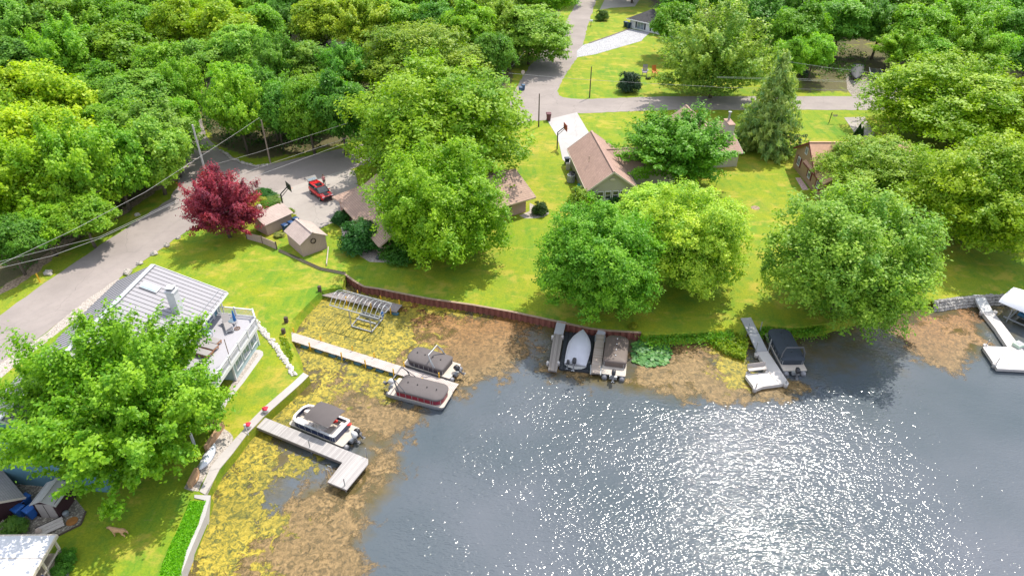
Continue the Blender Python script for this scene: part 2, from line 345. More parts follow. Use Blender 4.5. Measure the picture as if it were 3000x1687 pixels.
def ground():
    P = [Vector(p) for p, o in shore]; off = [o for p, o in shore]
    far = [(700, 60), (700, 900), (-700, 900), (-700, -60), (-60, -60), (-44, 5)]
    # ring just inside the shoreline keeps bank edges clean; 'wood' marks where litter shows
    poly = [tuple(p) for p in P] + [(P[-1].x + 40, P[-1].y + 5)] + far
    bm = bmesh.new()
    vs = [bm.verts.new((x, y, LZ)) for x, y in poly]
    es = [bm.edges.new((vs[i], vs[(i + 1) % len(vs)])) for i in range(len(vs))]
    bmesh.ops.triangle_fill(bm, edges=es, use_beauty=True)
    # skirt
    low = []
    for i, p in enumerate(P):
        a = P[max(i - 1, 0)]; b = P[min(i + 1, len(P) - 1)]; d = (b - a).normalized(); n = Vector((d.y, -d.x))
        rr = random.Random(i); q = p + n * off[i] * rr.uniform(.8, 1.3); low.append(bm.verts.new((q.x, q.y, -.8)))
    for i in range(len(P) - 1): bm.faces.new((vs[i], low[i], low[i + 1], vs[i + 1]))
    bm.normal_update()
    me = bpy.data.meshes.new('lawn'); bm.to_mesh(me); bm.free()
    me.materials.append(LAWN)
    for p in me.polygons: p.use_smooth = False
    o = bpy.data.objects.new('lawn', me); C.objects.link(o); tag(o, kind='structure')
ground()

def poly_sd(X, Y, poly):                    # signed distance (positive inside) on arrays
    P = np.array(poly); n = len(P); d = np.full(X.shape, 1e9); ins = np.zeros(X.shape, bool)
    for i in range(n):
        a = P[i]; b = P[(i + 1) % n]; e = b - a; wx = X - a[0]; wy = Y - a[1]
        t = np.clip((wx * e[0] + wy * e[1]) / (e @ e + 1e-9), 0, 1)
        d = np.minimum(d, np.hypot(wx - e[0] * t, wy - e[1] * t))
        c = ((a[1] > Y) != (b[1] > Y)) & (X < (b[0] - a[0]) * (Y - a[1]) / (b[1] - a[1] + 1e-12) + a[0]); ins ^= c
    return np.where(ins, d, -d)
YEL_R = [[(850, 990), (930, 1030), (1180, 1110), (1120, 1140), (1010, 1120), (960, 1170), (905, 1235), (770, 1222), (885, 1128), (903, 1092), (862, 1040)],
         [(747, 1249), (800, 1290), (880, 1330), (800, 1385), (740, 1430), (730, 1500), (790, 1550), (745, 1640), (735, 1720), (500, 1750), (560, 1610), (618, 1452), (684, 1326)],
         [(850, 960), (925, 868), (1000, 850), (1020, 843), (1090, 880), (1150, 930), (1230, 960), (1230, 1010), (1120, 1075), (1000, 1040), (870, 1000)],
         [(2120, 1010), (2170, 1010), (2185, 1080), (2150, 1120), (2110, 1090)], [(1050, 850), (1200, 880), (1350, 900), (1380, 920), (1150, 900)]]
BRN_R = [[(1070, 870), (1250, 905), (1450, 925), (1540, 960), (1555, 1030), (1500, 1075), (1390, 1110), (1370, 1160), (1300, 1130), (1180, 1100), (1090, 1070), (1180, 1000)],
         [(960, 1130), (1110, 1130), (1170, 1190), (1240, 1215), (1180, 1240), (1145, 1290), (1170, 1370), (1150, 1420), (1120, 1470), (1070, 1520), (1050, 1600), (1050, 1660), (1010, 1720), (620, 1760), (690, 1600), (800, 1500), (880, 1445), (1010, 1380), (1080, 1330), (960, 1240), (1000, 1170)],
         [(1600, 1085), (1640, 1070), (1850, 1090), (1880, 1000), (2000, 1005), (2110, 1060), (2250, 1120), (2330, 1110), (2350, 1140), (2160, 1170), (2080, 1155), (1990, 1165), (1900, 1152), (1700, 1115)],
         [(2600, 975), (2720, 915), (2830, 912), (2890, 1000), (2850, 1040), (2790, 1060), (2690, 1040)],
         ]
def grid_sheet(name, x0, x1, y0, y1, st, z, mat, attrs, keep=None):
    xs = np.arange(x0, x1 + st, st); ys = np.arange(y0, y1 + st, st); X, Y = np.meshgrid(xs, ys); nx, ny = len(xs), len(ys)
    vals = {k: fn(X, Y) for k, fn in attrs.items()}
    idx = np.arange(nx * ny).reshape(ny, nx)
    q = np.stack([idx[:-1, :-1], idx[:-1, 1:], idx[1:, 1:], idx[1:, :-1]], -1).reshape(-1, 4)
    if keep:
        kv = (keep(vals)).ravel(); q = q[kv[q].any(1)]
    used, inv = np.unique(q, return_inverse=True); q = inv.reshape(-1, 4)
    co = np.stack([X.ravel(), Y.ravel(), np.full(X.size, z)], -1)[used]
    me = bpy.data.meshes.new(name); me.from_pydata(co.tolist(), [], q.tolist())
    for k, v in vals.items():
        a = me.attributes.new(k, 'FLOAT', 'POINT'); a.data.foreach_set('value', v.ravel()[used].astype(np.float32))
    me.materials.append(mat); o = bpy.data.objects.new(name, me); C.objects.link(o); return o
WOODP = [[(-900, -200), (500, -200), (500, 280), (470, 330), (447, 440), (300, 545), (100, 665), (-20, 735), (-900, 1300)],
         [(490, -200), (1460, -200), (1400, 60), (1300, 130), (1280, 235), (1150, 300), (870, 360), (760, 385), (640, 400), (540, 360), (510, 300), (500, 270)]]
WOODR = [[(1560, -200), (4200, -200), (4200, 230), (2020, 232), (2000, 130), (1690, 60), (1640, 20)]]
_wl = [[F(max(-3000, x), max(y, -200)) for x, y in r] for r in WOODP]; _wr = [[F(x, max(y, -200)) for x, y in r] for r in WOODR]
def f_wood(X, Y):
    a = np.max([poly_sd(X, Y, p) for p in _wl], 0); b = poly_sd(X, Y, _wr[0])
    return np.clip(np.maximum(np.clip(.5 + a / 4, 0, 1), np.clip(.5 + b / 6, 0, .62)), 0, 1)
o = grid_sheet('forest_floor', -260, 330, 62, 420, 2.0, LZ + .008, LAWN, {'wood': f_wood}, lambda v: v['wood'] > .02); tag(o, kind='structure')
YW = [[G(*p, 0) for p in r] for r in YEL_R]; BW = [[G(*p, 0) for p in r] for r in BRN_R]
SHW = [p for p, o in shore]
def f_cov(polys, soft):
    return lambda X, Y: np.clip(np.max([poly_sd(X, Y, p) for p in polys], 0) / soft * .5 + .5, -.6, 1)
def f_shal(X, Y):
    d = np.full(X.shape, 1e9)
    for i in range(len(SHW) - 1):
        a = np.array(SHW[i]); e = np.array(SHW[i + 1]) - a; wx = X - a[0]; wy = Y - a[1]; t = np.clip((wx * e[0] + wy * e[1]) / (e @ e), 0, 1)
        d = np.minimum(d, np.hypot(wx - e[0] * t, wy - e[1] * t))
    base = np.clip(1 - d / 16, 0, 1) * .75
    w = np.max([poly_sd(X, Y, p) for p in YW + BW], 0)
    return np.clip(np.maximum(base, np.clip(.55 + w / 5, 0, .95)), 0, 1)
def f_calm(X, Y):
    w = np.max([poly_sd(X, Y, p) for p in YW + BW], 0)
    right = np.clip((X - 24) / 22, 0, 1) * np.clip((Y - 20) / 25, 0, 1)
    return np.clip(np.maximum(np.clip(.9 + w / 3, 0, .96), right * .72), 0, .96)
wt = grid_sheet('water', -60, 120, 4, 110, .8, 0.0, mat_water(), {'shallow': f_shal, 'calm': f_calm}); tag(wt, kind='structure')
mb = MB(); mb.add([(120.8, 4, 0), (900, 4, 0), (900, 300, 0), (120.8, 110, 0)], [(0, 1, 2, 3)]); mb.add([(-60, 4, 0), (-60, -300, 0), (900, -300, 0), (900, 4, 0), (120.8, 4, 0)], [(0, 1, 2, 3, 4)])
tag(mb.build('water_beyond', bpy.data.materials['lake_water']), kind='structure')
o = grid_sheet('brown_water_weed', -40, 90, 15, 85, .5, .012, mat_weed('brown_weed', 'soft', [(.36, (.045, .035, .012)), (.46, (.16, .105, .035)), (.55, (.32, .205, .085)), (.68, (.46, .31, .13))], .55, 2.2), {'cover': lambda X, Y: np.minimum(f_cov(BW, 3.6)(X, Y), .74)}, lambda v: v['cover'] > -.4)
tag(o, 'tangled brown water weed matted at the lake surface', 'water weed', None, 'stuff')
o = grid_sheet('floating_algae', -40, 60, 15, 85, .5, .02, mat_weed('yellow_algae', 'crisp', [(.36, (.035, .045, .008)), (.45, (.15, .145, .012)), (.54, (.43, .32, .018)), (.66, (.60, .46, .07))], .8, 2.0), {'cover': lambda X, Y: np.clip(f_cov(YW, 4.0)(X, Y) + .08, -.6, .88)}, lambda v: v['cover'] > -.4)
tag(o, 'yellow algae floating in patches along the sea wall and channel', 'algae', None, 'stuff')

# ------------------------------------------------------------------ roads, drives, paths
def gpoly(pts, f=G, z=LZ): return [f(*p, z) for p in pts]
ROADS = [(-220, 930), (0, 792), (133, 699), (253, 616), (426, 502), (447, 470), (452, 420), (458, 380), (474, 350), (478, 320), (480, 290), (505, 290), (518, 340), (551, 378), (583, 403), (610, 410), (642, 419), (679, 414), (760, 396), (870, 372), (1000, 345), (1150, 310), (1270, 268), (1290, 235), (1330, 170), (1380, 110), (1420, 60), (1450, 10), (1462, -40), (1525, -40),
         (1500, 0), (1476, 74), (1466, 115), (1454, 143), (1431, 176), (1410, 210), (1402, 230), (1406, 240), (1418, 246), (1461, 250), (1681, 243), (1999, 243), (2245, 243), (2700, 240), (3100, 238), (3100, 278), (2700, 278), (2205, 278), (2032, 276.5), (1681, 277), (1451, 286), (1378, 303), (1321, 308), (1200, 345), (1000, 388), (871, 430), (738, 472), (680, 485), (600, 520), (483, 573), (300, 699), (233, 742), (120, 835), (57, 878), (0, 912), (-250, 1085)]
def ragged(P, j=.14, st=1.2):
    Q_ = []; rg = random.Random(11); n = len(P)
    for i in range(n):
        a, b = P[i], P[(i + 1) % n]; k = max(1, int(dist(a, b) / st)) if dist(a, b) < 90 else 1
        for q in range(k): p = lerp(a, b, q / k); Q_.append((p[0] + rg.uniform(-j, j), p[1] + rg.uniform(-j, j)))
    return Q_
sheet('road', ragged(gpoly(ROADS, F), .16), LZ + .024, ASPH)
def zf(s, ox, oy): return Z(s, ox, oy)
sheet('driveway', gpoly([(787, 566), (826, 599), (870, 642), (905, 668), (933, 672), (966, 656), (988, 650), (1020, 640), (1060, 600), (1040, 500), (1014, 497), (860, 546)]), LZ + .032, CONC)
sheet('driveway', gpoly([(1608, 350), (1690, 330), (1727, 392), (1745, 450), (1700, 490), (1660, 478), (1648, 468), (1640, 430), (1632, 400), (1605, 356)]), LZ + .032, WHITEC)
sheet('driveway', gpoly([(1690, 150), (1710, 132), (1726, 128), (1844, 85), (1905, 96), (1886, 112), (1879, 121), (1744, 160), (1690, 169)]), LZ + .032, mat_gravel('white_gravel', (.38, .38, .40), (.58, .57, .58), 5))
sheet('driveway', gpoly([(1775, -8), (1880, -10), (1860, 20), (1790, 24), (1757, 30)]), LZ + .032, CONC)
sheet('concrete_pad', gpoly([(2473, 345), (2533, 343), (2562, 392), (2530, 425), (2502, 388)]), LZ + .032, CONC)
sheet('dirt_lot', gpoly([(1470, 75), (1560, 92), (1640, 150), (1604, 178), (1580, 168), (1490, 140)]), LZ + .016, DIRT)
sheet('dirt_lot', gpoly([(2478, 215), (2610, 222), (2640, 262), (2600, 287), (2500, 287), (2482, 262)]), LZ + .016, GRAV2)
sheet('dirt_lot', gpoly([(670, 215), (800, 225), (790, 275), (690, 262), (560, 300), (520, 270)]), LZ + .016, DIRT)
sheet('gravel_verge', gpoly([(342, 808), (290, 850), (271, 862), (215, 905), (140, 973), (66, 1023), (0, 1062), (-120, 1150), (-120, 1230), (0, 1110), (39, 1076), (312, 866), (354, 824)]), LZ + .016, GRAV)
rnd = random.Random(4)
def soft_strip(name, pts, w, mat, f=F, z=LZ + .012, jit=.35):     # ragged-edged strip along a line
    P = [Vector(f(*p)) for p in pts]; L = []; Rr = []
    Q = []
    for a, b in zip(P[:-1], P[1:]):
        n = max(2, int((b - a).length / .7)); Q += [a.lerp(b, i / n) for i in range(n)]
    Q.append(P[-1])
    for i, p in enumerate(Q):
        d = (Q[min(i + 1, len(Q) - 1)] - Q[max(i - 1, 0)]).normalized(); n = Vector((-d.y, d.x))
        L.append(p + n * w * (1 + rnd.uniform(-jit, jit))); Rr.append(p - n * w * (1 + rnd.uniform(-jit, jit)))
    sheet(name, [tuple(p) for p in L] + [tuple(p) for p in reversed(Rr)], z, mat, z0=z - .05)
soft_strip('dirt_strip', [(-20, 745), (60, 700), (130, 640), (190, 590), (300, 540), (380, 480), (440, 450)], .75, DIRT)
soft_strip('dirt_strip', [(540, 380), (560, 395), (640, 428), (700, 425)], .7, DIRT, z=LZ + .014)
z1 = Z(6.036, 540, 880)
sheet('path', [z1(*p) for p in ((1150, 980), (1240, 872), (1330, 872), (1390, 905), (1396, 965), (1050, 1449), (800, 1750), (660, 1990), (560, 1960), (760, 1640), (880, 1449))], LZ + .012, WHITEC)
sheet('gravel_bed', [z1(*p) for p in ((1170, 990), (1240, 910), (1310, 935), (1300, 985), (960, 1449), (800, 1640), (790, 1560), (880, 1400))], LZ + .02, GRAV)
z5 = Z(5.174, 570, 1200)
sheet('gravel_beach', [z5(*p) for p in ((455, 290), (510, 330), (570, 380), (592, 440), (562, 508), (420, 660), (250, 868), (90, 1150), (60, 1235), (-60, 1225), (-160, 1190), (-60, 1000), (30, 880), (200, 600), (420, 280))], LZ + .02, GRAV)
WI = [(585, 1440), (618, 1368), (651, 1327), (678, 1299), (684, 1291), (711, 1262), (730, 1237), (750, 1217), (773, 1194), (855, 1124), (889, 1092)]
WO = [(905, 1101), (882, 1124), (773, 1221), (747, 1249), (725, 1271), (684, 1326), (644, 1374), (626, 1409), (601, 1449)]
wk = MB(); wk.prism(gpoly(WI + WO), -.6, LZ + .06)
tag(wk.build('sea_wall', mat_road('walk_concrete', (.40, .365, .35), (.50, .46, .44))), 'broad white concrete sea wall walkway joining the white dock', 'sea wall')
ws = MB(); a_ = [(618, 1452), (602, 1513), (562, 1607), (530, 1687), (480, 1850)]; b_ = [(455, 1850), (512, 1687), (544, 1612), (583, 1536), (600, 1466), (570, 1459), (570, 1450)]
ws.prism(gpoly(a_ + b_), -.6, LZ + .08)
tag(ws.build('sea_wall', WHITEC), 'narrow white sea wall cap below the yellow hedge strip at the bottom', 'sea wall')
# timber kerb of the walkway, wooden retaining wall, gravel beds of the lower left yard
mb = MB()
for (a, b) in (((215, 225), (430, 270)), ((440, 262), (190, 640)), ((60, 960), (-60, 1190))):
    p, q = z5(*a), z5(*b); mb.beam((*p, 1.35), (*q, 1.35), .3, .75)
tag(mb.build('retaining_wall', mat_planks('new_timber', (.50, .32, .19), (.42, .26, .15), 2, .2)), 'orange brown timber retaining wall beside the gravel boat bed', 'retaining wall')
k6 = Z(4.72, 0, 1380)
sheet('gravel_yard', [k6(*p) for p in ((-300, -120), (60, -60), (350, 60), (520, 160), (900, 200), (1190, 560), (1120, 740), (810, 892), (600, 960), (0, 1000), (-300, 1000))], LZ + .012, GRAV2)
sheet('gravel_bed', [k6(*p) for p in ((890, 1260), (985, 1265), (945, 1449), (900, 1600), (780, 1600), (820, 1449))], LZ + .02, GRAV)
h2z = Z(7.246, 980, 600)
sheet('gravel_bed', [h2z(*p) for p in ((20, 360), (150, 520), (165, 780), (335, 830), (430, 900), (520, 1070), (740, 1210), (1250, 1235), (1300, 1190), (1200, 1080), (1000, 1000), (700, 900), (450, 500), (250, 250), (60, 250))], LZ + .012, mat_gravel('rose_gravel', (.42, .36, .32), (.62, .54, .50), 8))
h2r = Z(10.35, 1480, 500)
sheet('gravel_bed', [h2r(*p) for p in ((745, 980), (860, 1040), (1320, 1240), (1325, 1310), (1180, 1400), (900, 1449), (600, 1449), (420, 1360), (740, 1230))], LZ + .012, GRAV)
h4z = Z(6.586, 2280, 380)
sheet('gravel_bed', [h4z(*p) for p in ((330, 930), (430, 930), (590, 1160), (470, 1165))], LZ + .02, mat_gravel('pink_gravel', (.55, .36, .33), (.75, .6, .56), 7))

# ------------------------------------------------------------------ steel sheet-pile wall, stone walls, rocks
def pile_wall(pts, label):
    t = thing('steel_sea_wall', label, 'sea wall'); P = [Vector(G(*p)) for p in pts]; mb = MB(); cap = MB(); ph = 0.0
    prof = []
    for a, b in zip(P[:-1], P[1:]):
        L = (b - a).length; d = (b - a) / L; n = Vector((d.y, -d.x)); s = 0
        while s < L:
            w = [(0, 0), (.12, .16), (.40, .16), (.52, 0)]
            for u, v in w:
                if s + u < L: q = a + d * (s + u) + n * (v + .06); prof.append(q)
            s += .72
    top = [(p.x, p.y, LZ - .02) for p in prof]; bot = [(p.x, p.y, -1) for p in prof]; k = len(prof)
    mb.add(top + bot, [(i, i + k, i + 1 + k, i + 1) for i in range(k - 1)]); mb.build('sheet_piling', STEEL, t)
    for a, b in zip(P[:-1], P[1:]):
        d = (b - a).normalized(); n = Vector((d.y, -d.x)) * .1; cap.beam((*(a + n), LZ + .04), (*(b + n), LZ + .04), .26, .08)
    cap.build('cap', M('rust_cap', (.34, .24, .17), .8, var=.3), t)
pile_wall([(1014, 804), (1040, 823), (1068, 839), (1111, 845), (1185, 860), (1258, 874), (1386, 892), (1500, 912), (1632, 940), (1659, 946), (1729, 961), (1779, 967), (1878, 973)], 'rusty brown corrugated steel wall holding up the middle lawn')
def rock(c, r, seed, mat=ROCK, parent=None, name='boulder', label=None, group=None):
    mb = MB(); mb.blob((0, 0, 0), r, seed, 7, .28); o = mb.build(name, mat, parent); o.location = c; o.rotation_euler = (0, 0, seed)
    if label: tag(o, label, 'boulder', group)
    return o
def stone_row(name, label, pts, f, n, r, rows=1, z0=1.05, wob=.15, dz=.35, cat='stone wall', mat=ROCK):
    mb = MB(); P = [Vector(f(*p)) for p in pts]; seg = [(b - a).length for a, b in zip(P[:-1], P[1:])]; tot = sum(seg); rr = random.Random(7)
    for row in range(rows):
        for i in range(n):
            s = (i + .5 * (row % 2)) / n * tot; k = 0
            while k < len(seg) - 1 and s > seg[k]: s -= seg[k]; k += 1
            p = P[k].lerp(P[k + 1], min(1, s / seg[k])); q = r * rr.uniform(.75, 1.3)
            d = (P[k + 1] - P[k]).normalized(); nn = Vector((d.y, -d.x))
            p = p + nn * (.18 * (rows - row) if rows > 1 else 0)
            mb.blob((p.x + rr.uniform(-wob, wob), p.y + rr.uniform(-wob, wob), z0 - (rows - 1 - row) * dz), (q, q * .85, q * .7), i * 7 + row, 6, .3)
    return tag(mb.build(name, mat), label, cat)
stone_row('stone_edging', 'line of pale stones edging the lawn down to the sea wall', [(752, 934), (775, 965), (790, 985), (812, 1010), (832, 1040), (850, 1062), (866, 1090), (873, 1098)], G, 44, .2, 2, 1.1, .12, .05, 'stone edging', M('white_stone', (.62, .58, .54), .9, var=.15))
stone_row('stone_wall', 'grey stacked stone wall along the shore at the right edge', [(2735, 882), (2815, 870), (2900, 864), (3000, 860), (3200, 856)], G, 70, .27, 4, .98, .06, .3, mat=M('grey_stone', (.36, .34, .32), .9, var=.35, scale=.9, bump=.7))
stone_row('rock_edging', 'curved row of white rocks at the wooded road junction', [(557, 381), (566, 386), (583, 400), (600, 408), (620, 415), (645, 421), (665, 419), (681, 415)], F, 34, .3, 1, 1.15, .15, cat='rock edging')
for i, (x, y, r, w) in enumerate(((443, 548, .5, 'by the road nearest the red leaved tree'), (425, 691 / K + 0, .0, '')[:4],)): pass
for i, (px, py, r, w) in enumerate(((1465, 282, .42, 'in the grass verge beside the red leaved tree'), (1348, 352, .3, 'small and round, second from the red leaved tree'), (1262, 408, .38, 'third in the row from the red leaved tree'),
                                    (1165, 472, .42, 'fourth in the row from the red leaved tree'), (1058, 545, .36, 'low and flat, fifth from the red leaved tree'), (968, 615, .5, 'large and white next to the grey metal roof'),
                                    (368, 620, .5, 'on the far verge by the yellow marker post'), (1038, 178, .33, 'on the shaded far verge under the power lines'))):
    x, y = G(px / 2.578, 562 + py / 2.578); rock((x, y, 1 + r * .35), (r * 1.2, r, r * .75), i + 3, label='pale boulder ' + w, group='boulders along the left road')
mb = MB(); x, y = G(302 / 2.578, 562 + 680 / 2.578); mb.box((x, y, 1.6), (.12, .12, 1.3)); tag(mb.build('marker_post', YEL), 'short yellow marker post on the far verge of the left road', 'post')

# ------------------------------------------------------------------ building parts
def window(par, c, w, h, rz, cols=1, rows=2, trim=WHITE, glass=GLASS, th=.1, name='window'):
    """frame with bars, a child pane; local x along the wall, facing local -y turned by rz"""
    f = MB(); m = Matrix.Rotation(rz, 3, 'Z'); c = Vector(c)
    def q(x, y, z, dx, dy, dz): f.box(c + m @ Vector((x, y, z)), (dx, dy, dz), rz)
    t = .09
    q(0, -.03, h / 2, w + t, .1, t); q(0, -.03, -h / 2, w + t, .14, t)
    q(-w / 2, -.03, 0, t, .1, h - t); q(w / 2, -.03, 0, t, .1, h - t)
    for i in range(1, cols): q(-w / 2 + w * i / cols, -.03, 0, .06, .08, h - t)
    for i in range(1, rows): q(0, -.028, -h / 2 + h * i / rows, w - t, .07, .05)
    fo = f.build(name, trim, par); p = MB(); p.box(c + m @ Vector((0, .0, 0)), (w - .02, .06, h - .02), rz); p.build('pane', glass, fo); return fo
def gable_roof(par, x0, x1, yl, yr, zl, zr, yz, zz, mat, th=.18, name='roof', trim=None):
    """ridge along local x at y=yz,z=zz; eaves at yl (z zl) and yr (z zr)"""
    mb = MB(); g = .004
    mb.slab([(x0, yl, zl), (x1, yl, zl), (x1, yz, zz), (x0, yz, zz)], th); mb.slab([(x0 + g, yr, zr), (x1 - g, yr, zr), (x1 - g, yz, zz + .004), (x0 + g, yz, zz + .004)], th)
    r = mb.build(name, mat, par)
    rc = MB(); rc.beam((x0 - .01, yz, zz + .03), (x1 + .01, yz, zz + .03), .3, .07); rc.build('ridge_cap', mat, r)
    if trim:
        f = MB()
        for x in (x0 - .03, x1 + .03):
            f.beam((x, yl, zl - .1), (x, yz, zz - .1), .05, .24); f.beam((x, yr, zr - .1), (x, yz, zz - .1), .05, .24)
        for y, z, s in ((yl, zl, -1 if yl < yr else 1), (yr, zr, 1 if yl < yr else -1)): f.beam((x0, y + s * .04, z - .1), (x1, y + s * .04, z - .1), .05, .2)
        f.build('fascia', trim, r)
    return r
def gable_walls(par, x0, x1, y0, y1, z, yz, zz, mat, name='wall'):
    """walls under a gable roof whose ridge is along x"""
    mb = MB(); prof = [(y0, 0), (y1, 0), (y1, z), (yz, zz), (y0, z)]
    mb.rings([[(x0, a, b) for a, b in prof], [(x1, a, b) for a, b in prof]]); return mb.build(name, mat, par)

# ------------------------------------------------------------------ grey metal-roofed lake house
u1 = R(-96)
h1 = thing('lake_house', 'pale blue lake house with grey standing seam metal roof and big white deck', 'house', (-37.75, 60.6, 1), u1)
BLUEW = mat_siding('blue_siding', (.13, .27, .34), True, .16); PBLUE = mat_siding('pale_blue_siding', (.36, .46, .48), True, .16)
MROOF = M('grey_metal_roof', (.28, .27, .295), .55, .0, .06, 1.5, .03, .4); SEAM = M('roof_seam', (.17, .165, .175), .5, .2, bump=0); GTRIM = M('ridge_flashing', (.45, .46, .49), .4, .2, bump=0)
def hb(mbx, x0, x1, y0, y1, z0, z1): mbx.box(((x0 + x1) / 2, (y0 + y1) / 2, (z0 + z1) / 2), (x1 - x0, y1 - y0, z1 - z0)); return mbx
L1 = 22.6; RZ, EZ, BZ = 8.3, 5.3, 5.8; EY, BY = 7.35, -5.0
mb = MB(); prof = [(BY + .5, 0), (6.1, 0), (6.1, 5.5), (0, RZ - .3), (BY + .5, 5.75)]
mb.rings([[(.35, a, b) for a, b in prof], [(L1 - .35, a, b) for a, b in prof]]); mb.build('wall', BLUEW, h1)
rf = MB(); rf.slab([(0, EY, EZ), (L1, EY, EZ), (L1, 0, RZ), (0, 0, RZ)], .16); rf.slab([(.004, BY, BZ), (L1 - .004, BY, BZ), (L1 - .004, 0, RZ + .004), (.004, 0, RZ + .004)], .16)
rf = rf.build('roof', MROOF, h1)
s = MB(); n = 40
for i in range(n + 1):
    x = .03 + i * (L1 - .06) / n; s.beam((x, EY, EZ + .025), (x, .1, RZ - .015), .03, .045); s.beam((x, BY, BZ + .025), (x, -.1, RZ - .03), .035, .06)
s.build('standing_seam', SEAM, rf)
s = MB(); s.beam((-.02, 0, RZ + .05), (L1 + .02, 0, RZ + .05), .5, .06); s.beam((-.04, EY, EZ - .06), (-.04, 0, RZ - .06), .07, .2); s.beam((-.04, BY, BZ - .06), (-.04, 0, RZ - .06), .07, .2); s.beam((L1 + .04, EY, EZ - .06), (L1 + .04, 0, RZ - .06), .07, .2); s.build('ridge_flashing', GTRIM, rf)
s = MB(); s.beam((0, EY + .07, EZ - .1), (L1, EY + .07, EZ - .1), .14, .14); s.build('gutter', WHITE, rf)
s = MB()
for d in (.9, .97): s.beam((.2, EY * d, EZ + (RZ - EZ) * (1 - d) + .07), (L1, EY * d, EZ + (RZ - EZ) * (1 - d) + .07), .03, .05)
s.build('snow_guard', GTRIM, rf)
mi = h1.matrix_basis.inverted() if False else (Matrix.Translation((-37.75, 60.6, 1)) @ Matrix.Rotation(u1, 4, 'Z')).inverted()
sl_n = (Matrix.Rotation(u1, 3, 'Z') @ Vector((0, (RZ - EZ), EY))).normalized(); p0 = Vector((-37.75, 60.6, 1 + RZ))
def onroof(px, py): return mi @ hit(px, py, p0, sl_n)
tl = math.atan2(RZ - EZ, EY)
c = onroof(260 + 870 / 4.83, 760 + 405 / 4.83)
s = MB(); s.box(c + Vector((0, 0, .08)), (1.0, 1.75, .2), 0, ('X', -tl)); sk1 = s.build('skylight', GTRIM, rf); s = MB(); s.box(c + Vector((0, .05, .19)), (.82, 1.5, .05), 0, ('X', -tl)); s.build('pane', M('sky_glass', (.35, .5, .58), .15, bump=0), sk1)
c = onroof(521, 908)
s = MB(); hb(s, c.x - .42, c.x + .42, c.y - .42, c.y + .42, c.z - .6, c.z + 2.3); hb(s, c.x - .5, c.x + .5, c.y - .5, c.y + .5, c.z + 2.3, c.z + 2.45); ch = s.build('chimney', M('white_chimney', (.6, .6, .62), .7), h1)
s = MB(); hb(s, c.x - .3, c.x + .3, c.y - .3, c.y + .3, c.z + 2.45, c.z + 2.75); s.build('chimney_cap', M('cap_grey', (.25, .25, .28), .5), ch); s = MB(); hb(s, c.x - .38, c.x + .38, c.y - .38, c.y + .38, c.z + 2.75, c.z + 2.83); s.build('chimney_cap', WHITE, ch)
# upper lake-side wall: white framed glazing
for i, (x, w, h) in enumerate(((1.55, .0, 0), (2.6, 1.5, 1.9), (4.5, 1.5, 1.9), (6.6, 1.7, 1.9), (8.7, 1.3, 1.9))):
    if w: window(h1, (x, 6.13, 3.0 + .25 + h / 2), w, h, R(180), 2, 1, WHITE, GLASSB if i != 3 else GLASS)
each('wall_trim', WHITE, h1, [((x, 6.155, 4.25), (.32, .13, 2.5)) for x in (1.7, 3.55, 5.5, 7.7, 9.6)])
s = MB(); s.lathe([(.34, -.03), (.34, .05), (.22, .05), (.22, -.03)], (0, 0, 0), 24); o = s.build('round_window', WHITE, h1); o.location = (1.05, 6.18, 4.6); o.rotation_euler = (R(90), 0, 0); o.scale = (1, 1, 1)
s = MB(); s.lathe([(.22, 0), (.22, .02)], (0, 0, 0), 20); q = s.build('pane', GLASSB, o)
each('corner_trim', WHITE, h1, [((.33, 6.12, 2.7), (.16, .16, 5.4)), ((.33, BY + .5, 2.8), (.16, .16, 5.6))])
# deck
DK = [(.8, 6.12), (1.0, 10.3), (2.4, 11.2), (17, 11.1), (17, 6.12)]; DZ = 3.0
s = MB(); s.prism(DK, DZ - .25, DZ); dk = s.build('deck', M('deck_boards', (.37, .36, .39), .6, var=.07), h1)
s = MB()
for a, b in zip(DK[:4], DK[1:4]): s.beam((*a, DZ - .18), (*b, DZ - .18), .12, .42)
s.build('rim_board', WHITE, dk)
rl = MB(); po = MB(); bl = MB()
for a, b in zip(DK[:4], DK[1:4]):
    L = dist(a, b); rl.beam((*a, DZ + .98), (*b, DZ + .98), .14, .06); rl.beam((*a, DZ + .12), (*b, DZ + .12), .05, .07)
    for i in range(int(L / .14)): p = lerp(a, b, (i + .5) / int(L / .14)); bl.box((*p, DZ + .54), (.035, .035, .84))
    k = max(1, round(L / 2.2))
    npost = globals().setdefault('npost', []); npost += [((*lerp(a, b, i / k), DZ + .55), (.15, .15, 1.1)) for i in range(k + (b == DK[3]))]
rr = rl.build('railing', WHITE, dk); bl.build('baluster', WHITE, rr); each('newel_post', WHITE, rr, npost)
# lower room and posts below the deck
s = MB(); hb(s, 2.0, 7.7, 6.1, 10.6, 0, 2.7); s.build('lower_room', PBLUE, h1)
for x in (3.0, 4.75, 6.5): window(h1, (x, 10.64, 1.55), 1.35, 1.45, R(180), 2, 1, WHITE, GLASSB)
each('deck_post', WHITE, h1, [((x, 10.6, 1.36), (.16, .2, 2.72)) for x in (2.0, 7.68, 12.1, 16.4)])
s = MB(); hb(s, 2.09, 7.58, 10.6, 10.68, 2.35, 2.7); s.build('fascia', WHITE, h1)
s = MB(); s.beam((.1, 6.4, 5.2), (.12, 6.4, 0.1), .1); s.build('downspout', WHITE, h1)
def on_deck(px, py, z=4.0): x, y = z1(px, py, z); return (x, y, z)
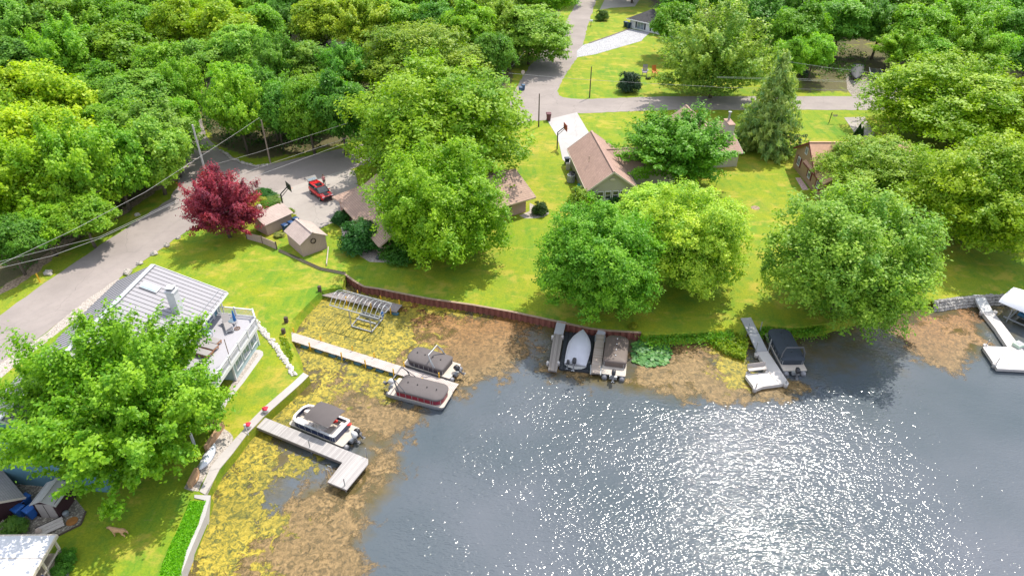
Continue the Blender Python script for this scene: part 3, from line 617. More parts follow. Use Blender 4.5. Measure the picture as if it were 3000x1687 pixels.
# ------------------------------------------------------------------ centre house, taupe with brown roof
h3 = thing('brown_roof_house', 'taupe sided house with brown shingle roofs and a boxed chimney in the middle', 'house', (14.6, 89.6, 1), R(96.5))
TAUPE = mat_siding('taupe_siding', (.42, .385, .32), True, .18); SILL = M('taupe_stone', (.36, .33, .30), .9, var=.15); CRM = M('cream_trim', (.55, .48, .40), .6)
gable_walls(h3, .55, 15.2, -3.35, 3.35, 2.75, 0, 5.25, TAUPE); gable_roof(h3, 0, 15.6, 3.85, -3.85, 2.6, 2.6, 0, 5.5, BROOF, trim=CRM)
for i in range(6): window(h3, (.52, 2.75 - i * 1.12, 1.55), .85, 1.25, R(-90), 1, 2, WHITE, GLASS)
s = MB(); hb(s, .42, .55, -3.4, 3.4, 0, .75); s.build('stone_base', SILL, h3)
s = MB(); s.rings([[(.5 + dx, .42 * math.cos(a), 3.9 + .42 * math.sin(a)) for a in [math.pi * k / 10 for k in range(11)]] for dx in (-.06, .02)]); o = s.build('half_round_vent', CRM, h3)
for x in (5, 9.5): window(h3, (x, 3.4, 1.7), .9, 1.1, R(180), 1, 2, CRM)
s = MB(); px = mi; q = Vector((6.7, 2.2, 4.1)); s.tube([q, q + Vector((0, 0, 1.0))], .06); s.build('vent_pipe', M('vent_tan', (.45, .33, .27), .5), h3)
# east wings in world-aligned child frames
def sub_frame(parent_rz, loc, wx, wy, rz):        # helper to express world points in the house frame
    return
M3 = (Matrix.Translation((14.6, 89.6, 1)) @ Matrix.Rotation(R(96.5), 4, 'Z')).inverted()
def wing3(cx, cy, rz, x0, x1, y0, y1, zE, zR, ridge_y=0):
    t = Matrix.Translation((cx, cy, 1)) @ Matrix.Rotation(rz, 4, 'Z'); loc = M3 @ t
    a = MB(); prof = [(y0 + .5, 0), (y1 - .5, 0), (y1 - .5, zE + .1), (ridge_y, zR - .2), (y0 + .5, zE + .1)]
    a.rings([[(x0 + .4, p, q) for p, q in prof], [(x1 - .4, p, q) for p, q in prof]]); w = a.build('wall', TAUPE, h3); w.matrix_local = loc
    r = gable_roof(h3, x0, x1, y0, y1, zE, zE, ridge_y, zR, BROOF, trim=CRM); r.matrix_local = loc; return w, r
wing3(16.5, 99.9, R(8), -2.5, 9, -4, 4, 2.6, 4.6)
wing3(24, 108.6, R(8), -1.5, 12.4, -7.3, 4, 2.6, 5.0)
wing3(31.9, 108, R(97), -1, 9.6, -3.6, 3.6, 2.6, 5.35)
cq = MB(); cp = [(35.0, 108.6), (35.15, 105.9), (36.15, 106.0), (36.0, 108.7)]; cq.prism([tuple((M3 @ Vector((*p, 0)))[:2]) for p in cp], 0, 6.1); chm = cq.build('chimney', mat_siding('grey_siding', (.42, .38, .36), True, .18), h3)
cq = MB(); cq.prism([tuple((M3 @ Vector((35.6 + (p[0] - 35.6) * 1.12, 107.3 + (p[1] - 107.3) * 1.06, 0)))[:2]) for p in cp], 6.1, 6.2); cq.build('chimney_top', BROOF, chm)
q = M3 @ Vector((35.6, 108.0, 0)); cq = MB(); cq.tube([(q.x, q.y, 6.2), (q.x, q.y, 7.5)], .17, 10); cq.tube([(q.x, q.y, 7.5), (q.x, q.y, 7.62)], .3, 10); cq.build('flue_pipe', ALU, chm)
# ------------------------------------------------------------------ right house, tan with orange-brown roof
h4 = thing('tan_house', 'tan sided house with orange brown roof and maroon shutters by the right trees', 'house', (45.6, 98.9, 1), 0)
TAN = mat_siding('tan_siding', (.33, .22, .14), True, .15); MAR = M('maroon_paint', (.13, .02, .03), .6)
gable_walls(h4, .4, 15, -4.2, 4.6, 3.3, 0, 5.85, TAN); gable_roof(h4, 0, 15.4, -4.7, 5.1, 2.75, 3.1, 0, 6.1, OROOF, trim=MAR)
s = MB(); prof = [(.42, 0), (7.4, 0), (7.4, 2.9), (3.9, 4.9), (.42, 2.9)]; s.rings([[(a, 0.5, b) for a, b in prof], [(a, -7.2, b) for a, b in prof]]); s.build('wall', TAN, h4)
s = MB(); s.slab([(-.02, .5, 2.75), (-.02, -7.8, 2.75), (3.9, -7.8, 5.3), (3.9, 1.2, 5.3)], .18); s.slab([(7.8, .5, 2.75), (7.8, -7.8, 2.75), (3.9, -7.8, 5.304), (3.9, 1.2, 5.304)], .18); r4 = s.build('roof', OROOF, h4); s = MB(); s.beam((3.9, -7.85, 5.33), (3.9, 0.1, 5.33), .3, .08); s.build('ridge_cap', OROOF, r4)
s = MB(); s.beam((-.05, 0.2, 2.66), (-.05, -7.8, 2.66), .06, .2); s.build('fascia', MAR, r4)
for y, z, w, h in ((2.7, 1.75, .95, 1.3), (-2.0, 1.75, .95, 1.3), (.9, 4.3, .7, 1.0), (-5.6, 1.75, .9, 1.2)):
    window(h4, (.38, y, z), w, h, R(-90), 2, 1, WHITE, GLASS)
each('shutter', MAR, h4, [((.36, y + d * .72, z), (.08, .36, 1.5)) for y, z in ((2.7, 1.75), (-2.0, 1.75), (-5.6, 1.75)) for d in (-1, 1)])
s = MB(); s.beam((2.2, -2, 4.8), (2.2, -2, 5.7), .05); s.build('vent_pipe', BLACK, h4)
# ------------------------------------------------------------------ pink-brown cathedral house under the big tree
a2 = R(32.5); h2 = thing('glass_front_house', 'pinkish wood house with glass gable front half hidden under the largest tree', 'house', (-16.9, 75.5, 1), a2)
PINK = mat_siding('pink_board_siding', (.46, .30, .25), False, .3); PTR = M('pink_trim', (.50, .36, .30), .7)
s = MB(); prof = [(0, 0), (10.4, 0), (10.4, 2.6), (5.2, 5.3), (0, 2.6)]; s.rings([[(a, 0.0, b) for a, b in prof], [(a, 12, b) for a, b in prof]]); s.build('wall', PINK, h2)
s = MB(); s.slab([(-.6, -1.1, 2.4), (-.6, 12.4, 2.4), (5.2, 12.4, 5.6), (5.2, -1.1, 5.6)], .2); s.slab([(11, -1.1, 2.4), (11, 12.4, 2.4), (5.2, 12.4, 5.604), (5.2, -1.1, 5.604)], .2); r2 = s.build('roof', PROOF, h2)
s = MB(); s.beam((-.6, -1.13, 2.3), (5.2, -1.13, 5.5), .06, .26); s.beam((11, -1.13, 2.3), (5.2, -1.13, 5.5), .06, .26); s.beam((-.63, -1.1, 2.3), (-.63, 12.4, 2.3), .06, .22); s.build('fascia', PTR, r2)
s = MB(); s.box((2.9, 6, 4.35), (.7, 1.3, .15), 0, ('Y', -R(29))); s.build('skylight', GLASSB, r2)
g = MB(); g.rings([[(x, y, z) for x, z in ((1.9, .75), (8.5, .75), (8.5, 3.3), (5.2, 5.0), (1.9, 3.3))] for y in (-.03, .05)]); gl = g.build('glass_wall', GLASS, h2)
g = MB()
for x in (1.9, 3.55, 5.2, 6.85, 8.5): g.box((x, -.06, 2.1 if x in (1.9, 8.5) else 2.7), (.13, .1, 2.7 if x in (1.9, 8.5) else 3.9))
g.box((5.2, -.065, .72), (6.8, .14, .14)); g.box((5.2, -.065, 2.55), (6.5, .1, .14)); g.build('glazing_bar', PTR, gl)
s = MB(); prof = [(0.3, 0), (9, 0), (9, 2.6), (4.6, 4.4), (.3, 2.6)]; s.rings([[(10.3, a, b) for a, b in prof], [(22.6, a, b) for a, b in prof]]); s.build('wall', PINK, h2)
gable_roof(h2, 10.6, 23.6, -.7, 9.8, 2.55, 2.55, 4.6, 4.75, PROOF, trim=PTR)
window(h2, (19.3, .27, 1.6), 1.6, 1.2, 0, 1, 1, M('dark_trim', (.12, .07, .05), .6), M('bronze_glass', (.10, .055, .04), .2, bump=0)); window(h2, (14, .27, 1.5), 2, 1.3, 0, 2, 1, WHITE)
# garage, turned from the main house
M2 = (Matrix.Translation((-16.9, 75.5, 1)) @ Matrix.Rotation(a2, 4, 'Z')).inverted()
gz = M2 @ (Matrix.Translation((-25.5, 87.6, 1)) @ Matrix.Rotation(R(-42), 4, 'Z'))
s = MB(); s.rings([[(x, y, z) for x, y in ((.5, .55), (9.4, .55), (9.4, 7), (.5, 7))] for z in (0, 2.4)]); o = s.build('garage_wall', PINK, h2); o.matrix_local = gz
s = MB(); s.slab([(-.1, -.1, 2.55), (9.9, -.1, 2.55), (9.9, 3.8, 3.9), (2.6, 3.8, 3.9)], .2); s.slab([(-.1, -.1, 2.554), (2.6, 3.8, 3.904), (-.1, 7.6, 2.554)], .2); s.slab([(-.1, 7.6, 2.558), (2.6, 3.8, 3.908), (9.9, 3.8, 3.908), (9.9, 7.6, 2.558)], .2); o = s.build('garage_roof', PROOF, h2); o.matrix_local = gz
s = MB(); s.beam((-.1, -.13, 2.42), (9.9, -.13, 2.42), .06, .22); s.beam((-.13, -.1, 2.42), (-.13, 7.6, 2.42), .06, .22); o2 = s.build('fascia', PTR, o)
s = MB(); s.box((1.75, .5, 1.05), (.95, .1, 2.1)); o = s.build('door', MAR, h2); o.matrix_local = gz
s = MB(); s.box((4.2, .5, 1.5), (1.3, .08, 1.2)); o = s.build('window', M('bronze_glass', (.10, .055, .04), .2), h2); o.matrix_local = gz
# ------------------------------------------------------------------ white house at the top
h5 = thing('white_house', 'white house with black shutters and a dark hip roof at the top', 'house', (32.0, 193.3, 1), R(-46))
s = MB(); hb(s, 0, 14, 0, 8, 0, 2.6); s.build('wall', mat_siding('white_siding', (.72, .72, .76), True, .3), h5)
s = MB(); s.slab([(-.6, -.9, 2.5), (14.6, -.9, 2.5), (10.6, 4, 4.9), (4, 4, 4.9)], .2); s.slab([(-.6, 8.9, 2.504), (14.6, 8.9, 2.504), (10.6, 4, 4.904), (4, 4, 4.904)], .2); s.slab([(-.6, -.9, 2.508), (4, 4, 4.908), (-.6, 8.9, 2.508)], .2); s.slab([(14.6, -.9, 2.508), (10.6, 4, 4.908), (14.6, 8.9, 2.508)], .2); r5 = s.build('roof', DROOF, h5)
s = MB(); s.beam((-.6, -.94, 2.4), (14.6, -.94, 2.4), .08, .22); s.beam((-.64, -.9, 2.4), (-.64, 8.9, 2.4), .08, .22); s.build('fascia', WHITE, r5)
window(h5, (3.6, -.03, 1.3), 2.2, 1.9, 0, 2, 1, WHITE, GLASSB); window(h5, (9.5, -.03, 1.4), 1.8, 1.4, 0, 2, 1, WHITE, GLASSB)
each('shutter', M('navy_shutter', (.02, .03, .05), .6), h5, [((x, -.05, 1.35), (.38, .08, 1.9)) for x in (2.15, 5.05, 6.9, 8.2, 10.8)])
# houses glimpsed in the wood
for i, (fx, fy, rz, lab) in enumerate(((760, 105, .3, 'low dark roofed house glimpsed through the trees at the top left'), (905, 30, .2, 'grey roofed house barely visible among trees at the top centre'))):
    x, y = F(fx, fy, 4); t = thing('wood_house', lab, 'house', (x, y, 1), rz)
    gable_walls(t, 0, 13, -4, 4, 2.6, 0, 4.6, mat_siding('white_siding', (.7, .7, .7), True, .3)); gable_roof(t, -.4, 13.4, -4.6, 4.6, 2.4, 2.4, 0, 4.9, DROOF, trim=WHITE)
    for k in range(3): window(t, (2.5 + 4 * k, -4.03, 1.5), 1.4, 1.2, 0, 2, 1)
# ------------------------------------------------------------------ garden sheds
def shed(name, lab, loc, rz, L, W, zE, zR, wall, roof, ov=.25, mono=False):
    t = thing(name, lab, 'shed', (*loc, 1), rz)
    if mono:
        s = MB(); s.rings([[(x, 0, 0), (x, W, 0), (x, W, zR - .1), (x, 0, zE)] for x in (0, L)]); s.build('wall', wall, t)
        s = MB(); s.slab([(-ov, -ov, zE), (L + ov, -ov, zE), (L + ov, W * .75, zR + .05), (-ov, W * .75, zR + .05)], .1); s.slab([(-ov + .003, W * .75, zR + .046), (L + ov - .003, W * .75, zR + .046), (L + ov - .003, W + ov, zR - .5), (-ov + .003, W + ov, zR - .5)], .1); s.build('roof', roof, t)
    else:
        gable_walls(t, 0, L, 0, W, zE, W / 2, zR, wall); gable_roof(t, -ov, L + ov, -ov, W + ov, zE - .12, zE - .12, W / 2, zR + .06, roof, .1)
    return t
PSH = mat_siding('shed_boards', (.44, .32, .28), False, .22)
sh1 = shed('garden_shed', 'low pinkish shed with weathered roof beside the red leaved tree and blue bins', (-33.4, 81.0), R(52), 4.2, 2.6, 1.75, 2.5, PSH, SROOF, mono=True)
sh2 = shed('garden_shed', 'taller pinkish gabled shed with a dark wreath on its end wall', (-24.5, 77.7), R(130), 4.3, 3.45, 2.1, 3.05, PSH, SROOF)
s = MB(); pts = [(.33 * math.cos(a), 0, .33 * math.sin(a)) for a in [i * math.pi / 8 for i in range(17)]]; s.tube(pts, .075, 6); o = s.build('wreath', M('dark_wreath', (.05, .035, .03), .9), None)
o.location = Vector((-25.72, 76.28, 2.95)); o.rotation_euler = (0, 0, R(40)); tag(o, 'round dark wreath hanging on the gabled shed wall', 'wreath')
wl = lambda x, y, z=1.0: k6(x, y, z)
DBR = mat_siding('dark_brown_siding', (.045, .02, .024), True, .2); GRF = M('light_grey_roof', (.40, .39, .38), .8, var=.06); GRF2 = mat_shingle('grey_shingles', (.36, .33, .33), (.30, .28, .28), (.2, .18, .18), 1.4)
sh3 = thing('storage_shed', 'small dark shed with grey roof and pale double doors at the lower left', 'shed', (-36.7, 35.3, 1), R(87))
gable_walls(sh3, 0, 2.0, 0, 1.9, 1.7, .95, 2.1, DBR); gable_roof(sh3, -.15, 2.15, -.15, 2.05, 1.62, 1.62, .95, 2.18, GRF, .08)
s = MB(); s.box((-.03, .95, .85), (.06, 1.4, 1.6)); d_ = s.build('door', M('pale_doors', (.40, .36, .34), .7, var=.08), sh3); s = MB(); s.box((-.07, .95, .85), (.02, .03, 1.6)); s.build('door_seam', BLACK, d_)
sh4 = thing('storage_shed', 'larger dark brown shed with octagonal window at the left edge', 'shed', (-42.0, 33.4, 1), R(52))
s = MB(); prof = [(0, 0), (3.4, 0), (3.4, 1.7), (1.7, 2.7), (0, 1.7)]
s.rings([[(a, 0, b) for a, b in prof], [(a, 4.5, b) for a, b in prof]]); s.build('wall', DBR, sh4)
s = MB(); s.slab([(-.25, -.25, 1.6), (-.25, 4.7, 1.6), (1.7, 4.7, 2.82), (1.7, -.25, 2.82)], .1); s.slab([(3.65, -.25, 1.6), (3.65, 4.7, 1.6), (1.7, 4.7, 2.824), (1.7, -.25, 2.824)], .1); r_ = s.build('roof', GRF2, sh4)
s = MB(); s.beam((-.25, -.28, 1.5), (1.7, -.28, 2.72), .05, .18); s.beam((3.65, -.28, 1.5), (1.7, -.28, 2.72), .05, .18); s.build('fascia', CRM, r_)
s = MB(); s.lathe([(.3, -.03), (.3, .05), (.2, .05), (.2, -.03)], (0, 0, 0), 8); o = s.build('octagonal_window', CRM, sh4); o.location = (1.3, -.05, 1.3); o.rotation_euler = (R(90), 0, 0)
sh5 = thing('play_shed', 'little brown shed with maroon double doors under the spruce', 'shed', (0, 0, 1), 0)
x, y = G(2262, 447); sh5.location = (x, y, 1)
gable_walls(sh5, 0, 2.6, 0, 2.2, 1.7, 1.1, 2.3, M('brown_boards', (.22, .14, .10), .8)); gable_roof(sh5, -.2, 2.8, -.25, 2.45, 1.6, 1.6, 1.1, 2.4, BROOF, .08)
s = MB(); s.box((1.0, -.03, .9), (1.5, .06, 1.5)); d_ = s.build('door', MAR, sh5); s = MB(); s.box((1.0, -.07, .9), (.06, .03, 1.5)); s.box((1.0, -.068, .9), (1.5, .03, .06)); s.build('door_trim', CRM, d_)
# ------------------------------------------------------------------ porch with flag, bottom left
h6 = thing('covered_porch', 'white roofed open porch in the bottom left corner', 'porch', (-34.5, 32.0, 1), R(-178))
s = MB(); s.slab([(0, 0, 2.3), (0, 3.9, 2.35), (8, 3.9, 2.6), (8, -.1, 2.55)], .16); r_ = s.build('roof', M('white_membrane', (.62, .62, .66), .5, var=.04), h6)
s = MB(); s.beam((-.04, -.05, 2.24), (-.04, 3.95, 2.24), .1, .26); s.beam((0, -.05, 2.24), (8, -.05, 2.5), .1, .2); s.beam((0, 1.95, 2.36), (8, 1.95, 2.6), .03, .03); s.build('fascia', CRM, r_)
each('post', CRM, h6, [((.2, y, 1.1), (.15, .15, 2.2)) for y in (.2, 2.0, 3.7)])
s = MB(); s.box((.2, 1.95, .95), (.1, 3.6, .1)); s.build('handrail', CRM, h6); s = MB(); hb(s, .1, 8, .1, 3.9, -.1, .25); s.build('floor', M('porch_floor', (.42, .34, .28), .8), h6)
s = MB(); hb(s, 1.6, 8, .3, 3.8, .25, 2.2); s.build('back_wall', M('beige_wall', (.38, .32, .28), .8), h6)
fl = MB(); fw, fh = 1.25, .75; 
FLR = M('flag_red', (.45, .03, .05), .7, bump=0); FLW = M('flag_white', (.75, .75, .75), .7, bump=0); FLB = M('flag_blue', (.03, .06, .2), .7, bump=0)
def wave(u, v): return (u * fw, .08 * math.sin(u * 7 + v), -v * fh)
for i in range(13):
    for k in range(8):
        fl.mi = 2 if (i < 7 and k < 3) else (0 if i % 2 == 0 else 1)
        fl.add([wave(k / 8, i / 13), wave((k + 1) / 8, i / 13), wave((k + 1) / 8, (i + 1) / 13), wave(k / 8, (i + 1) / 13)], [(0, 1, 2, 3)])
fg = thing('flag', 'striped red and white flag with blue corner on the porch post', 'flag', (*k6(590, 1449, 2.6), 2.0), R(-30))
o = fl.build('flag_cloth', [FLR, FLW, FLB], fg); o.rotation_euler = (R(-35), R(20), 0); o.location = (.1, 0, .9)
s = MB(); s.tube([(0, 0, 0), (.1, 0, 1.0)], .02, 6); s.build('flag_pole', CRM, fg)

# ------------------------------------------------------------------ fences
def path_fence(name, lab, pts, h, mat, th=.06, cat='fence', f=G, post=None):
    P = [f(*p) for p in pts]; t = thing(name, lab, cat, (*P[0], LZ)); o = P[0]; s = MB()
    for a, b in zip(P[:-1], P[1:]): s.beam((a[0] - o[0], a[1] - o[1], h / 2), (b[0] - o[0], b[1] - o[1], h / 2), th, h)
    s.build('boards' if h > .6 else 'kerb_beam', mat, t)
    if post:
        for a in P: each('post', DKW, t, [((a[0] - o[0], a[1] - o[1], h / 2 + .08), (.12, .12, h + .16))])
    return t
path_fence('board_fence', 'low pinkish board fence running out from the red leaved tree', [(724, 700), (770, 713), (812, 731)], 1.05, PSH, post=True)
path_fence('timber_edging', 'long low timber kerb between the gabled shed and the steel wall', [(818, 736), (870, 759), (940, 790), (1012, 804)], .3, mat_planks('grey_timber', (.38, .31, .27), (.30, .24, .2), 2, .1), .22, 'timber edging')
path_fence('timber_edging', 'short grey board edging below the corner of the gabled shed', [(700 + 1465 / 5.573, 540 + 1050 / 5.573), (700 + 1435 / 5.573, 540 + 1330 / 5.573)], .35, CRM, .08, 'timber edging')
path_fence('timber_edging', 'thin dark timber kerb along the white gravel drive at the top', [(1726, 128), (1785, 108), (1844, 86)], .2, OLDW, .2, 'timber edging')
pf = thing('picket_fence', 'short pale picket fence at the far left of the shed yard', 'fence', (*k6(110, 780), 1), 0)
s = MB(); a, b = k6(110, 780), k6(-60, 940); L = dist(a, b)
for i in range(int(L / .12)): p = lerp((0, 0), (b[0] - a[0], b[1] - a[1]), i / int(L / .12)); s.box((*p, .5), (.05, .05, 1.0))
s.beam((0, 0, .85), (b[0] - a[0], b[1] - a[1], .85), .05, .08); s.build('pickets', CRM, pf)
path_fence('lawn_edging', 'thin dark edging round the gravel shed yard by the shaded lawn', [(0 + 1190 / 4.72, 1380 + 560 / 4.72), (1120 / 4.72, 1380 + 740 / 4.72), (810 / 4.72, 1380 + 892 / 4.72)], .12, DKW, .1, 'lawn edging')

# ------------------------------------------------------------------ docks
PLK = mat_planks('dock_planks', (.50, .44, .41), (.62, .56, .52), 0, .17); PLKG = mat_planks('grey_dock_planks', (.30, .26, .25), (.40, .35, .33), 0, .17)
PLKL = mat_planks('old_long_planks', (.24, .21, .19), (.36, .32, .29), 1, .15); WDK = mat_planks('white_decking', (.36, .335, .33), (.50, .47, .46), 0, .15)
PLA = M('white_plastic', (.50, .47, .46), .55, var=.08); PLG = M('grey_composite', (.33, .33, .35), .7, var=.08)
def plank_dock(lab, a, b, w, z, posts, floats, planks=PLK, tag_=None):
    r = ang(a, b); L = dist(a, b); t = thing('dock', lab, 'dock', (*a, 0), r); s = MB(); n = int(L / .17)
    for i in range(n): s.box(((i + .5) * L / n, random.Random(i).uniform(-.02, .02), z), (L / n - .035, w, .05))
    s.build('decking', M('plank_wood' if planks is PLK else 'plank_grey', (.52, .455, .425) if planks is PLK else (.30, .26, .25), .9, var=.22, scale=1.3), t)
    s = MB(); s.box((L / 2, -w / 2 + .1, z - .1), (L, .08, .14)); s.box((L / 2, w / 2 - .1, z - .1), (L, .08, .14)); s.build('stringer', OLDW, t)
    for u in floats:
        s = MB(); s.lathe([(.05, -.45), (.27, -.42), (.29, 0), (.27, .42), (.05, .45)], n=10); o = s.build('float', M('blue_drum', (.04, .12, .17), .5, var=.3), t, True); o.location = (u * L, -w / 2 + .2, .05); o.rotation_euler = (0, R(90), 0)
    for u, sd_ in posts:
        s = MB(); s.box((0, 0, z + .1), (.1, .1, 1.1)); o = s.build('post', YEL, t); o.location = (u * L, sd_ * (w / 2 + .06), 0)
    return t
a = G(801, 969, .5); b = G(1336, 1136, .5)
plank_dock('long narrow plank dock on blue drums between two covered pontoon boats', a, b, 1.25, .5, [(.1, 1), (.1, -1), (.26, 1), (.24, -1), (.44, 1), (.42, -1), (.56, 1), (.55, -1), (.72, 1), (.7, -1), (.85, -1), (.9, 1)], [.2, .28, .36, .41, .5, .56, .62, .69, .76, .81])
a = G(947, 854, .5); b = G(1170, 904, .5)
plank_dock('short grey plank dock under the bare boat lift canopy frame', a, b, 1.5, .5, [(.42, 1), (.36, -1), (.72, 1), (.68, -1), (.96, 1), (.93, -1)], [.97], PLKG)
for (px, py, h_, lab) in ((835, 990, 1.3, 'stout dark timber post left of the long dock at its shore end'), (843, 958, 1.4, 'stout dark timber post right of the long dock at its shore end'), (940, 866, 1.4, 'stout dark timber post at the shore end of the short dock')):
    x, y = G(px, py, .3); s = MB(); s.box((0, 0, h_ / 2), (.38, .38, h_)); o = s.build('mooring_post', DKW, bevel=.03); o.location = (x, y, .3); tag(o, lab, 'post')
def dock_poly(name, lab, pts, o2, z, mat, th=.3, cat='dock', extra=None):
    """pts pixel points on height z; o2 gives the pixel direction of local x"""
    W_ = [G(*p, z) for p in pts]; r = ang(G(*o2[0], z), G(*o2[1], z)); t = thing(name, lab, cat, (*W_[0], 0), r)
    m = (Matrix.Translation((*W_[0], 0)) @ Matrix.Rotation(r, 4, 'Z')).inverted()
    loc = [tuple((m @ Vector((*p, 0)))[:2]) for p in W_]; s = MB(); s.prism(loc, z - .1, z); s.build('decking', mat, t)
    s = MB(); n = len(loc); 
    cx = sum(p[0] for p in loc) / n; cy = sum(p[1] for p in loc) / n
    s.prism([(cx + (p[0] - cx) * .97, cy + (p[1] - cy) * .97) for p in loc], z - th, z - .1); s.build('frame', extra or M('dock_frame', (.20, .17, .17), .7), t)
    t['_m'] = 0; del t['_m']; return t, m
zq = Z(2.573, 750, 1124); Q = lambda x, y: (750 + x / 2.573, 1124 + y / 2.573)
tL, mL = dock_poly('dock', 'white L shaped dock joined to the sea wall beside the open pontoon boat', [Q(60, 250), Q(845, 565), Q(845, 602), Q(683, 798), Q(538, 738), Q(652, 592), Q(-5, 322)], (Q(60, 250), Q(845, 565)), .8, WDK, .35)
for q_, h_ in ((Q(412, 500), 1.0), (Q(838, 560), .9), (Q(675, 790), .9)):
    p = mL @ Vector((*G(*q_, .4), 0)); s = MB(); s.tube([(p.x, p.y, -.3), (p.x, p.y, .8 + h_)], .045, 8); s.build('pipe_post', ALU, tL)
for q_ in (Q(560, 690), Q(572, 665)):
    p = mL @ Vector((*G(*q_, .8), 0)); s = MB(); s.tube([(p.x + .1, p.y, .8), (p.x, p.y, 1.5), (p.x - .35, p.y, 1.5), (p.x - .4, p.y, .3)], .03, 6); s.build('ladder_rail', ALU, tL)
S = lambda x, y: (1580 + x / 6.3, 920 + y / 6.3)
tA, mA = dock_poly('dock', 'weathered narrow dock left of the boat under the white cover', [S(268, 350), S(440, 372), S(325, 1050), S(160, 1025)], (S(268, 350), S(160, 1025)), .6, PLKL, .3)
s = MB(); s.add([], []); 
for (q4, nm) in (([S(330, 115), S(496, 140), S(440, 372), S(268, 350)], 'ramp'),):
    s.slab([mA @ Vector((*G(*q4[0], 1.1), 1.1)), mA @ Vector((*G(*q4[1], 1.1), 1.1)), mA @ Vector((*G(*q4[2], .66), .66)), mA @ Vector((*G(*q4[3], .66), .66))], .08); s.build(nm, PLG, tA)
for q_ in (S(245, 420), S(430, 420), S(155, 900), S(355, 900)):
    p = mA @ Vector((*G(*q_, .6), 0)); s = MB(); s.lathe([(.1, -.3), (.14, -.25), (.14, .25), (.1, .3)], n=8); o = s.build('fender', PLA, tA, True); o.location = (p.x, p.y, .5)
tB, mB = dock_poly('dock', 'tan plank dock between the white covered boat and the brown covered pontoon', [S(1050, 360), S(1218, 370), S(1130, 1090), S(945, 1080)], (S(1050, 360), S(945, 1080)), .6, mat_planks('tan_planks', (.42, .34, .28), (.54, .46, .40), 0, .2), .3)
s = MB(); s.slab([mB @ Vector((*G(*S(1090, 285), 1.1), 1.1)), mB @ Vector((*G(*S(1225, 290), 1.1), 1.1)), mB @ Vector((*G(*S(1218, 375), .66), .66)), mB @ Vector((*G(*S(1050, 362), .66), .66))], .08); s.build('ramp', PLG, tB)
for qa, qb in ((S(1040, 380), S(1030, 500)), (S(1215, 400), S(1200, 510)), (S(950, 940), S(945, 1100)), (S(1140, 960), S(1130, 1120))):
    p, q = mB @ Vector((*G(*qa, .65), 0)), mB @ Vector((*G(*qb, .65), 0)); s = MB(); s.beam((p.x, p.y, .62), (q.x, q.y, .62), .12, .16); s.build('side_rail', ALU, tB)
# modular black float
P4 = [G(*S(*p), .3) for p in ((470, 318), (1040, 400), (925, 1050), (365, 995))]
fp = thing('floating_platform', 'black cube float platform under the white covered boat', 'float', (*P4[0], 0)); s = MB()
nu, nv = 7, 15
for i in range(nu):
    for j in range(nv):
        u, v = (i + .5) / nu, (j + .5) / nv
        p = lerp(lerp(P4[0], P4[1], u), lerp(P4[3], P4[2], u), v); r = ang(P4[0], P4[1]); s.box((p[0] - P4[0][0], p[1] - P4[0][1], .12 + .02 * ((i * 7 + j * 3) % 3)), (.47, .47, .36), r)
s.build('float_cubes', M('black_float', (.035, .04, .05), .45, var=.3), fp, bevel=.06)
# right-hand floating plastic dock with bench
U = lambda x, y: (2150 + x / 5.796, 900 + y / 5.796)
tE, mE = dock_poly('dock', 'pale plastic dock with a bench left of the navy covered pontoon', [U(385, 752), U(572, 736), U(935, 1285), U(500, 1342), U(370, 1395), U(195, 1160), U(240, 1130), U(600, 1098), U(505, 935)], (U(572, 736), U(935, 1285)), .55, PLA, .45, extra=PLA)
for q4, nm in (([(115, 185), (290, 170), (420, 430), (245, 440)], 'ramp'), ([(248, 446), (424, 436), (570, 733), (388, 747)], 'walkway_panel')):
    s = MB(); s.slab([mE @ Vector((*G(*U(*p), h_), h_)) for p, h_ in zip(q4, (1.2, 1.2, 1.14, 1.14) if nm == 'ramp' else (1.14, 1.14, .62, .62))], .12); s.build(nm, PLG, tE)
def seamline(t, m, pts, z, U_, w=.05, name='seam', mat=None):
    s = MB()
    for a, b in pts: p, q = m @ Vector((*G(*U_(*a), z), 0)), m @ Vector((*G(*U_(*b), z), 0)); s.beam((p.x, p.y, z), (q.x, q.y, z), w, .012)
    s.build(name, mat or M('seam_brown', (.35, .27, .22), .7), t)
seamline(tE, mE, [((400, 1130), (510, 1330)), ((600, 1100), (725, 1300))], .555, U)
for q_ in ((385, 800), (540, 1080), (240, 1125), (360, 1380), (885, 1300)):
    p = mE @ Vector((*G(*U(*q_), .5), 0)); s = MB(); s.lathe([(.22, .1), (.24, .5), (.24, .62), (.1, .62), (.1, .5)], n=12); o = s.build('corner_pocket', PLA, tE, True); o.location = (p.x, p.y, 0)
for qa, h_ in (((370, 750), 1.9), ((225, 460), 2.1), ((435, 430), 2.1), ((585, 740), 2.2), ((375, 1370), 1.3), ((885, 1290), 1.0)):
    p = mE @ Vector((*G(*U(*qa), .6), 0)); s = MB(); s.tube([(p.x, p.y, 0), (p.x, p.y, h_)], .05, 8); s.build('pipe_post', ALU, tE)
bn = thing('dock_bench', 'light wooden bench with plank back standing on the plastic dock', 'bench', (*G(*U(395, 1040), .95), .55), ang(G(*U(235, 1055), .95), G(*U(570, 1015), .95)))
s = MB(); s.box((0, 0, .42), (2.0, .5, .07)); s.build('seat', OLDW if 0 else M('pale_bench_wood', (.5, .45, .42), .8), bn); s = MB(); s.box((0, .3, .7), (2.0, .07, .4), 0, ('X', R(-12))); s.build('backrest', M('bench_wood', (.36, .32, .3), .85), bn)
each('leg', OLDW, bn, [((x, y, .19), (.08, .08, .4)) for x in (-.85, .85) for y in (-.18, .2)])
